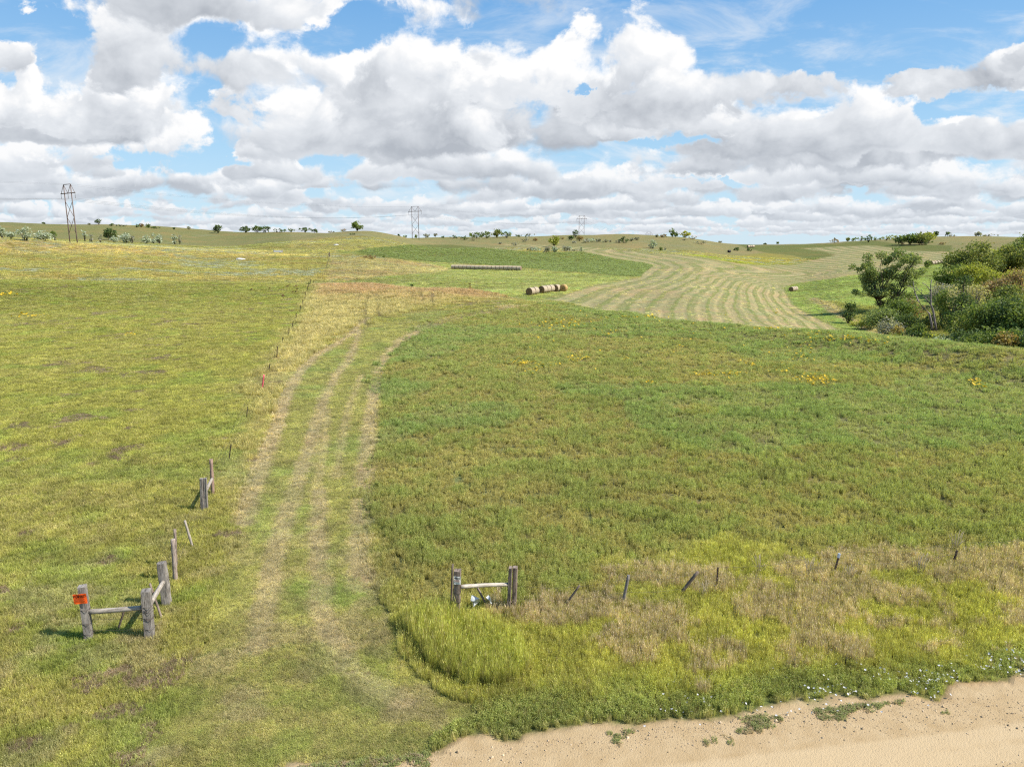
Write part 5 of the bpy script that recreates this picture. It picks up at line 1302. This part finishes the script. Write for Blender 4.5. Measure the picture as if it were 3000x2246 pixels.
# kind, photo column, foot row, width, height (photo pixels), tone, label
PLANTS = [
 # silver shrubs below the left-hand hill
 ('bush',8,699,28,32,'olive','silver-leaved shrub cut by the picture edge below the hill'), ('bush',31,700,24,22,'olive','lower silver shrub touching the cut one'),
 ('bush',77,705,52,39,'olive','largest silver shrub on the pasture hill'), ('bush',129,706,46,31,'olive','broad silver shrub next to the largest one'),
 ('bush',158,699,24,21,'green','olive-green shrub behind the broad silver shrub'), ('bush',161,706,11,15,'grey','small grey sapling at the end of the silver shrubs'),
 ('bush',249,708,17,31,'olive','thin wispy silver shrub first past the tall pylon'), ('bush',270,710,15,22,'grey','small grey shrub second past the tall pylon'), ('bush',295,711,14,27,'grey','narrow grey shrub beside the dark round tree'),
 ('tree',325,704,49,34,'dark','dark round tree among the silver shrubs'), ('bush',335,711,20,19,'olive','silver shrub in front of the dark round tree'),
 ('bush',369,712,30,29,'olive','first silver shrub beyond the dark round tree'), ('bush',387,713,17,24,'grey','grey shrub leaning on the first silver one'),
 ('bush',429,713,24,24,'olive','fan-shaped silver shrub standing alone'), ('bush',451,714,19,29,'olive','taller silver shrub of the touching pair'), ('bush',468,714,24,27,'olive','rounder silver shrub of the touching pair'),
 ('bush',512,715,18,27,'olive','taller of the last two silver shrubs'), ('bush',527,715,15,24,'grey','shorter of the last two silver shrubs'),
 # left skyline
 ('tree',290,659,21,17,'dark','small tree on the skyline right of the tall pylon'), ('bush',129,656,9,5,'dark','tiny dark bush on the skyline before the tall pylon'), ('bush',263,659,12,5,'grey','low bush on the skyline by the small tree'),
 ('bush',327,662,16,7,'dark','low dark clump over the dark round tree'), ('bush',357,663,26,6,'dark','flat dark clump on the skyline'), ('tree',402,666,15,9,'dark','first of two dark trees on the sloping skyline'),
 ('tree',415,666,13,11,'rust','brownish tree touching the first dark skyline tree'), ('tree',434,668,17,12,'green','green tree on the sloping skyline'), ('bush',455,670,22,7,'dark','low clump trailing from the green skyline tree'),
 ('bush',510,672,16,6,'dark','small dark bump on the skyline dip'), ('tree',554,675,10,11,'grey','thin pale sapling on the skyline dip'),
 ('tree',639,684,31,24,'dark','lone bushy tree standing below the skyline'), ('tree',722,682,36,19,'dark','first broad tree of the skyline grove'),
 ('tree',752,682,30,20,'green','leafy tree in the middle of the skyline grove'), ('tree',776,682,30,19,'dark','dark tree ending the skyline grove'), ('bush',818,681,38,12,'dark','low dark thicket beyond the skyline grove'),
 ('tree',853,680,34,11,'green','wide low tree beyond the thicket'), ('tree',895,679,34,15,'dark','dark tree next before the last of the grove'), ('tree',923,679,24,11,'dark','small dark tree last of the grove'), ('bush',972,677,22,5,'grey','faint low bushes before the flat-topped tree'),
 ('bush',1008,677,17,8,'rust','reddish bush beside the flat-topped tree'), ('tree',1045,678,41,28,'green','flat-topped tree crowning the hill'), ('bush',1034,688,24,5,'dark','low shrub just under the flat-topped tree'),
 ('bush',1168,687,11,6,'dark','small dark bush before the second pylon'), ('bush',1188,688,17,7,'green','green bush close before the second pylon'), ('bush',1220,691,12,9,'green','bush between the legs of the second pylon'), ('bush',1249,693,21,11,'grey','grey bush just after the second pylon'),
 ('tree',1276,694,9,11,'grey','thin sapling after the second pylon'), ('bush',1299,697,11,6,'dark','dark tuft on the skyline after the sapling'), ('bush',1330,699,44,9,'dark','flat dark thicket on the middle skyline'), ('bush',1362,703,26,11,'dark','dark rounded bush under the middle grove'),
 ('bush',1390,705,36,11,'grey','grey scrub at the foot of the middle grove'), ('tree',1395,699,40,18,'green','first tree of the middle grove'), ('tree',1424,698,34,19,'green','second tree of the middle grove'), ('tree',1455,697,28,25,'mix','tallest tree of the middle grove'), ('tree',1482,697,30,17,'green','last tree of the middle grove'),
 ('bush',1465,715,12,7,'grey','small grey bush on the slope below the middle grove'),
 ('bush',1520,694,20,7,'dark','dark bush starting the next skyline rise'), ('bush',1552,692,38,8,'dark','long dark bush on the next skyline rise'),
 # shrubby hill
 ('bush',1539,708,32,14,'grey','grey shrub at the near end of the shrubby hill'), ('bush',1568,706,22,10,'rust','reddish shrub beside the first grey one'), ('tree',1624,722,32,31,'lime','yellow-green tree above the bale field'), ('bush',1648,701,14,7,'rust','small reddish bush behind the yellow-green tree'),
 ('tree',1685,699,18,24,'dark','narrow dark tree beside the third pylon'), ('bush',1673,704,18,14,'dark','dark bush at the foot of the narrow tree'), ('bush',1697,706,22,15,'rust','brown bush under the third pylon'), ('bush',1678,713,18,7,'grey','low grey bush below the narrow dark tree'),
 ('bush',1717,711,22,11,'grey','grey bush first along the hill scrub'), ('bush',1735,709,24,11,'olive','silver bush along the hill scrub'), ('bush',1753,708,22,10,'grey','grey bush beside the silver hill bush'), ('bush',1773,710,24,8,'grey','low spreading bush along the hill scrub'), ('bush',1787,709,12,6,'grey','smallest bush ending the hill scrub'),
 ('bush',1812,711,22,10,'grey','grey bush before the dark twin bushes'), ('bush',1829,712,32,17,'dark','dark leafy bush on the open hill'), ('bush',1849,707,18,9,'grey','grey bush beside the dark leafy one'), ('bush',1868,704,22,9,'grey','grey bush highest on the open hill'),
 ('bush',1922,695,14,9,'grey','small bush before the tall hilltop tree'), ('bush',1944,696,22,10,'rust','brown bush beside the tall hilltop tree'), ('tree',1969,696,19,27,'green','tall narrow hilltop tree'), ('tree',1979,695,14,14,'dark','short dark tree against the tall hilltop tree'), ('tree',2005,696,33,19,'yellow','bright yellow tree on the hilltop'), ('bush',2029,701,32,9,'rust','reddish scrub trailing from the yellow tree'),
 ('bush',1912,727,25,23,'olive','round silver shrub alone on the dry hill'), ('bush',1935,735,15,11,'green','small green shrub below the round silver one'), ('bush',1948,733,8,8,'grey','tiny grey shrub beside the small green one'),
 ('bush',2005,704,14,4,'grey','flat grey mat under the yellow tree'), ('bush',2054,716,42,11,'grey','long grey shrub on the dry hill'), ('bush',2110,709,14,5,'grey','low grey bush on the hill brow'), ('bush',2160,735,25,9,'dark','dark low shrub near the black bale'), ('bush',2191,736,20,8,'dark','dark shrub with a bare snag near the hill edge'),
 # scrub row above the second alfalfa field
 ('bush',1510,720,42,10,'grey','grey thicket left end of the scrub row'), ('bush',1554,734,22,11,'grey','small grey shrub starting the scrub row'), ('bush',1570,737,25,13,'olive','silver shrub second in the scrub row'), ('bush',1601,740,28,16,'grey','broad grey shrub in the scrub row'), ('bush',1625,739,28,17,'olive','tallest silver shrub in the scrub row'),
 ('bush',1654,735,32,14,'grey','spreading grey shrub in the scrub row'), ('bush',1668,734,15,12,'olive','upright silver shrub in the scrub row'), ('bush',1685,736,18,8,'grey','low grey shrub late in the scrub row'), ('bush',1702,736,14,14,'olive','round silver shrub ending the scrub row'),
 ('bush',1082,759,38,13,'rust','rust-red bush on the tan tongue of grass'), ('bush',1124,755,10,6,'green','little green bush beside the rust-red one'),
 # far right skyline
 ('tree',2279,715,10,8,'green','tiny lone tree on the far field edge'), ('bush',2242,716,12,4,'dark','tiny dark bush on the far field edge'), ('bush',2445,711,34,12,'rust','dark reddish thicket at the far field corner'), ('tree',2484,706,14,13,'mix','small pale tree after the reddish thicket'), ('bush',2498,706,17,9,'green','green bush after the small pale tree'),
 ('tree',2521,706,31,13,'green','round green tree on the far ridge'), ('tree',2545,711,17,22,'dark','dark upright tree on the far ridge'), ('tree',2565,705,31,12,'green','low green tree behind the dark upright one'), ('tree',2596,704,31,13,'mix','broad pale-green tree on the far ridge'), ('tree',2627,704,40,16,'lime','bright green tree before the ridge grove'),
 ('tree',2641,717,42,26,'dark','dark front tree of the ridge grove'), ('tree',2666,718,44,32,'green','second tree of the ridge grove'), ('tree',2692,717,44,35,'mix','third and highest tree of the ridge grove'), ('tree',2718,711,38,29,'lime','yellow-green tree of the ridge grove'), ('bush',2700,718,46,16,'dark','dark undergrowth edging the ridge grove'),
 ('tree',2740,696,14,18,'dark','thin dark tree behind the ridge grove'), ('tree',2776,693,11,13,'dark','little dark tree on the bare ridge'), ('bush',2789,693,32,6,'grey','low grey scrub on the bare ridge'), ('tree',2855,691,13,10,'grey','first of two small ridge trees'), ('tree',2864,690,13,13,'grey','taller of two small ridge trees'), ('bush',2893,691,38,7,'mix','rounded thicket mound on the bare ridge'),
 ('bush',2760,717,18,8,'rust','brown scrub below the bare ridge'), ('tree',2716,787,26,24,'green','lone round tree on the wet meadow'),
]
COTTON = [(-2.7,10.6,1.4),(2.5,11.0,1.5),(5.8,9.8,1.5),(3.6,8.4,1.4),(-4.2,8.2,1.5),(-5.7,8.7,.9),(-3.6,5.7,1.4),(-.8,7.5,1.5),(4.6,6.2,1.4),(3.0,3.7,1.5),(.5,5.2,1.3),(-2.6,3.5,1.2),(-4.9,3.9,.9),(1.0,2.6,1.3),(5.9,7.6,1.1),(.6,9.7,1.0)]
# nearer wood on the right: kind, column, range m, width m, height m, tone, label, options
WOOD = [
 ('tree',2590,168,13.5,12.6,'willow','big spreading cottonwood with several dark stems by the creek',dict(stems=5, trunk_vis=.20, dens=2.7, name='cottonwood_tree', lobes=COTTON)),
 ('tree',2842,215,15.0,12.4,'mix','tall broad tree topping the wooded slope',dict(stems=2, trunk_vis=.12, dens=.9)),
 ('tree',2795,205,11.,8.0,'green','dark green tree at the edge of the wooded slope',dict(stems=2, trunk_vis=.12)),
 ('tree',2850,196,9.,7.5,'lime','yellowing tree in front of the tall broad one',dict(stems=2, trunk_vis=.1)),
 ('tree',2918,225,11.,9.4,'lime','pale yellow-green tree behind the bright shrubs',dict(stems=2, trunk_vis=.15, dens=.8)),
 ('tree',2965,222,12.,9.8,'mix','wide tree with yellow patches on the upper slope',dict(stems=3, trunk_vis=.15, dens=.85)),
 ('tree',3010,250,14.,11.,'green','green tree at the picture edge under the ridge',dict(stems=2, trunk_vis=.12)),
 ('tree',3050,215,13.,10.,'mix','tree beyond the picture edge on the slope',dict(stems=2)),
 ('bush',2925,195,8.,3.8,'yellow','brightest yellow shrub on the wooded slope',{}),
 ('bush',2968,192,7.,4.2,'yellow','second yellow shrub higher on the slope',{}),
 ('bush',2938,184,8.,3.2,'grey','grey thicket under the bright yellow shrub',{}), ('bush',2985,184,8.,3.4,'olive','silver-grey shrub near the picture edge',{}),
 ('bush',2748,180,7.2,5.2,'grey','grey-brown thicket before the wooded slope',{}), ('bush',2775,177,6.5,4.6,'grey','twiggy grey shrub beside the grey-brown thicket',{}), ('bush',2805,176,6.,4.2,'rust','reddish shrub in the thicket row',{}),
 ('bush',2828,172,6.,4.5,'sparse','tan shrub in the thicket row',{}), ('bush',2862,170,6.5,4.,'lime','yellow-green shrub in the thicket row',{}), ('bush',2895,165,6.5,4.,'rust','rust-coloured shrub on the grassy slope',{}),
 ('bush',2930,158,7.,5.,'rust','broad russet shrub on the grassy slope',{}), ('bush',2985,160,8.,6.,'rust','large russet shrub at the picture edge',{}), ('bush',2960,148,7.,4.6,'mix','green and tan shrub below the russet ones',{}),
 ('tree',2800,142,7.5,8.0,'green','dark green tree behind the dead trunks',dict(stems=2, trunk_vis=.1)),
 ('tree',2808,136,5.5,8.3,'sparse','half-dead tree with bare upper twigs',dict(dens=.28, stems=2, trunk_vis=.35, bark='dead')),
 ('tree',2834,132,6.,8.6,'sparse','thin tan-leaved tree with a forked bare trunk',dict(dens=.3, stems=2, trunk_vis=.35, bark='dead')),
 ('tree',2858,130,5.5,8.0,'sparse','pale thin-leaved tree beside the forked one',dict(dens=.3, stems=2, trunk_vis=.35, bark='dead')),
 ('tree',2766,150,4.0,5.6,'willow','small pale tree just behind the dead snag',dict(stems=2, trunk_vis=.2, dens=.7)),
 ('tree',2818,117,5.6,9.6,'dark','tall dark leafy tree beside the dead snag',dict(stems=2, trunk_vis=.06, dens=1.0)),
 ('tree',2845,112,6.5,6.0,'green','mid-green tree in the front of the wood',dict(stems=2, trunk_vis=.08)),
 ('tree',2885,108,7.,6.0,'mix','olive tree in the front of the wood',dict(stems=2, trunk_vis=.08)),
 ('tree',2918,102,7.5,6.6,'green','large green tree in the corner of the wood',dict(stems=2, trunk_vis=.1)),
 ('tree',2962,100,7.5,6.9,'dark','dark tree filling the corner of the wood',dict(stems=2, trunk_vis=.08)),
 ('tree',3005,98,8.,6.6,'green','green tree cut by the picture edge',dict(stems=2, trunk_vis=.08)), ('tree',3060,100,9.,7.,'mix','tree just outside the picture edge',dict(stems=2, trunk_vis=.08)),
 ('tree',2925,124,7.,5.8,'mix','tree in the second rank of the wood',dict(stems=2, trunk_vis=.1)), ('tree',2980,126,7.5,6.2,'mix','tall second-rank tree near the picture edge',dict(stems=2, trunk_vis=.1)),
 ('bush',2795,96,4.6,2.2,'dark','dark bush at the front foot of the wood',{}), ('bush',2830,93,5.,2.8,'dark','deep green bush along the front of the wood',{}), ('bush',2880,90,5.5,3.0,'dark','dense dark bush at the front of the wood',{}),
 ('bush',2925,88,5.5,3.4,'green','green bush at the front corner of the wood',{}), ('bush',2960,86,3.2,2.9,'orange','orange-leaved bush at the front of the wood',{}), ('bush',2988,88,5.,3.4,'green','green bush beside the orange one',{}), ('bush',3040,86,5.5,3.2,'dark','dark bush beyond the picture edge',{}),
 ('bush',2800,99,2.6,2.0,'yellow','small lemon-yellow bush before the wood',{}),
 ('bush',2595,140,7.,4.0,'willow','pale willow bush under the cottonwood',{}), ('bush',2570,146,5.,3.4,'willow','round willow bush at the cottonwood foot',{}), ('bush',2640,150,7.,5.2,'green','dense green bush beside the cottonwood',{}), ('bush',2668,156,7.,4.4,'rust','brownish thicket behind the dead snag',{}),
 ('bush',2662,134,6.,3.8,'dark','dark bush in the shade of the cottonwood',{}), ('bush',2705,128,5.0,2.7,'green','green bush at the snag foot',{}), ('bush',2735,140,5.,3.2,'mix','olive bush behind the dead snag',{}),
 ('bush',2612,113,4.2,3.6,'grey','purple-brown bush with a reddish tinge',{}), ('bush',2640,111,3.,2.6,'orange','thin orange-leaved bush in the weeds',{}), ('bush',2690,103,4.6,2.5,'dark','low dark bush in the weeds',{}), ('bush',2735,104,4.6,2.5,'lime','low bright green bush in the weeds',{}),
 ('bush',2655,104,4.4,2.0,'mix','low olive weeds bush by the field edge',{}), ('bush',2492,150,3.6,4.2,'dark','single dark bush by the tan ditch bank',{}), ('bush',2770,92,4.,1.6,'olive','low grey-green shrub at the field edge',{}), ('bush',2530,140,6.,1.8,'lime','flat reedy clump before the cottonwood',{}),
]
NEAR_PLANTS = [(1376,848,15,22,'orange','small orange-green bush on the edge of the dry grass',120), (1207,840,11,9,'dark','dark leafy tuft on the dry grass crest',110), (908,834,22,6,'dark','dark low bush on the crest by the fence',110)]
TUSSOCKS = [(845,842,15),(868,840,9),(870,848,7),(858,857,9),(867,856,8),(829,868,12),(737,850,9),(790,846,7)]

def build_plants():
    global TREE_LEAF, BARK, DEADWOOD
    TREE_LEAF = leaf_material('tree_leaves', trans=.42, var=.0, inst=False)
    BARK = simple_mat('bark', (.085, .065, .05), .95, .05, 6.0); DEADWOOD = simple_mat('dead_wood', (.23, .19, .165), .9, .1, 5.0)
    for i, (kind, u, v, wp, hp, tone, lab) in enumerate(PLANTS):
        rmin = float(crest_r(col_theta(u)))+12
        d = pix_dir(u, v)
        p, w, h = from_photo(u, v, wp, hp, rmin)
        if math.hypot(p.x, p.y) > 720:      # stands just behind the brow
            rr = np.linspace(300, 760, 240); hd = math.hypot(d[0], d[1])
            el = (ground_z(rr*d[0]/hd, rr*d[1]/hd)-CAM_H)/rr; p = at_range(u, float(rr[int(np.argmax(el))])+4)
            dd = p.y*CP-(p.z-CAM_H)*SP; w, h = wp/FOC*dd, hp/FOC*dd
        plant(kind, p, w*(1.35 if 'grove' in lab or 'clump' in lab or 'ridge' in lab else 1.15), h*1.08, tone, lab, 'tree' if kind == 'tree' else 'shrub', seed=100+i, trunk_vis=.06 if wp > 12 else .2, stems=2 if wp > 28 else 1)
    for i, (kind, u, r, w, h, tone, lab, opt) in enumerate(WOOD):
        opt = dict(opt)
        if opt.get('bark') == 'dead': opt['bark'] = DEADWOOD
        plant(kind, at_range(u, r, 880), w, h, tone, lab, 'tree' if kind == 'tree' else 'shrub', seed=400+i, **opt)
    g = np.random.default_rng(77)
    for i in range(22):
        u, r = g.uniform(2790, 3060), g.uniform(140, 232)
        plant('bush', at_range(u, r, 850), g.uniform(3.2, 6.0), g.uniform(2.0, 3.8), ['mix', 'grey', 'green', 'rust', 'lime', 'mix', 'olive'][i % 7], 'low shrub filling the mixed scrub of the wooded slope', 'shrub', 'scrub filling the wooded slope', seed=900+i)
    for i, (u, v, wp, hp, tone, lab, rmin) in enumerate(NEAR_PLANTS):
        p, w, h = from_photo(u, v, wp, hp, rmin); plant('bush', p, w, h, tone, lab, 'shrub', seed=700+i)
    for i, (u, v, wp) in enumerate(TUSSOCKS):
        p, w, h = from_photo(u, v, wp, wp*.6, 60)
        plant('bush', p, w, h, 'rust', 'reddish grass tussock in the pasture near the fence' if i < 6 else 'reddish tussock standing apart on the pasture crest', 'grass tussock', 'reddish tussocks on the pasture', seed=800+i, name='tussock')
    # dead snag
    b = at_range(2735, 104, 962); y0 = b.y
    def P(u, v, dy=0.0): return on_ray(u, v, y0+dy)-b
    z = lambda x, y: (2550+x*.2034, 650+y*.2034)
    A = [z(888,1560), z(880,1460), z(850,1320), z(760,1240), z(690,1140), z(640,1020), z(630,960), z(615,860)]
    B = [z(945,1560), z(930,1450), z(900,1260), z(870,1190), z(872,1000), z(870,900), z(885,835)]
    sm = empty('dead_tree', b, 'bare dead tree with two forked grey stems beside the wood', 'tree')
    link_mesh('trunk', tubes_mesh('trunk', [([P(u, v, -.3*i/7) for i, (u, v) in enumerate(A)], np.linspace(.14, .035, 8)), ([P(u, v, .25*i/6) for i, (u, v) in enumerate(B)], np.linspace(.15, .04, 7))], 8), sm, DEADWOOD)
    tw = [([z(632,970), z(580,935), z(535,920)], .09), ([z(872,1000), z(830,945), z(790,905), z(740,870)], .11), ([z(862,1185), z(790,1090), z(730,1030), z(690,985), z(660,940)], .12), ([z(735,1035), z(742,1000), z(735,965)], .06), ([z(575,935), z(572,915)], .05), ([z(665,960), z(664,935)], .05), ([z(640,1020), z(660,990), z(668,975)], .06)]
    for l, r in tw:
        link_mesh('branch', tubes_mesh('branch', [([P(u, v, .2) for u, v in l], np.linspace(r*.6, .025, len(l)))], 6), sm, DEADWOOD)
def build_camera_and_sun():
    cam = bpy.data.cameras.new('camera'); co = bpy.data.objects.new('camera', cam); COL.objects.link(co)
    cam.sensor_width = 36.0; cam.lens = 36.0*FOC/PW; cam.clip_start = 0.1; cam.clip_end = 20000
    co.location = (0, 0, CAM_H); co.rotation_euler = (math.pi/2 - PITCH, 0, 0)
    S.camera = co
    sl = bpy.data.lights.new('sun', 'SUN'); so = bpy.data.objects.new('sun', sl); COL.objects.link(so)
    sl.energy = 4.8; sl.angle = math.radians(0.6); sl.color = (1.0, 0.955, 0.88)
    so.rotation_euler = SUN_DIR.to_track_quat('Z', 'Y').to_euler()
    so.location = (0, 0, 60)
    vs = S.view_settings; vs.view_transform = 'Standard'; vs.look = 'None'; vs.gamma = 1.0; vs.exposure = 0.70; vs.use_curve_mapping = False
    c = S.cycles
    c.max_bounces = 5; c.diffuse_bounces = 2; c.glossy_bounces = 1; c.transmission_bounces = 3; c.transparent_max_bounces = 6
    c.caustics_reflective = False; c.caustics_refractive = False
    c.use_denoising = False; c.use_adaptive_sampling = True; c.adaptive_threshold = 0.015; c.pixel_filter_type = 'BLACKMAN_HARRIS'; c.filter_width = 1.22
build_world(); prepare_zones(); build_ground(); build_grass()
build_fences(); build_power_line(); build_bales(); build_plants()
build_camera_and_sun()
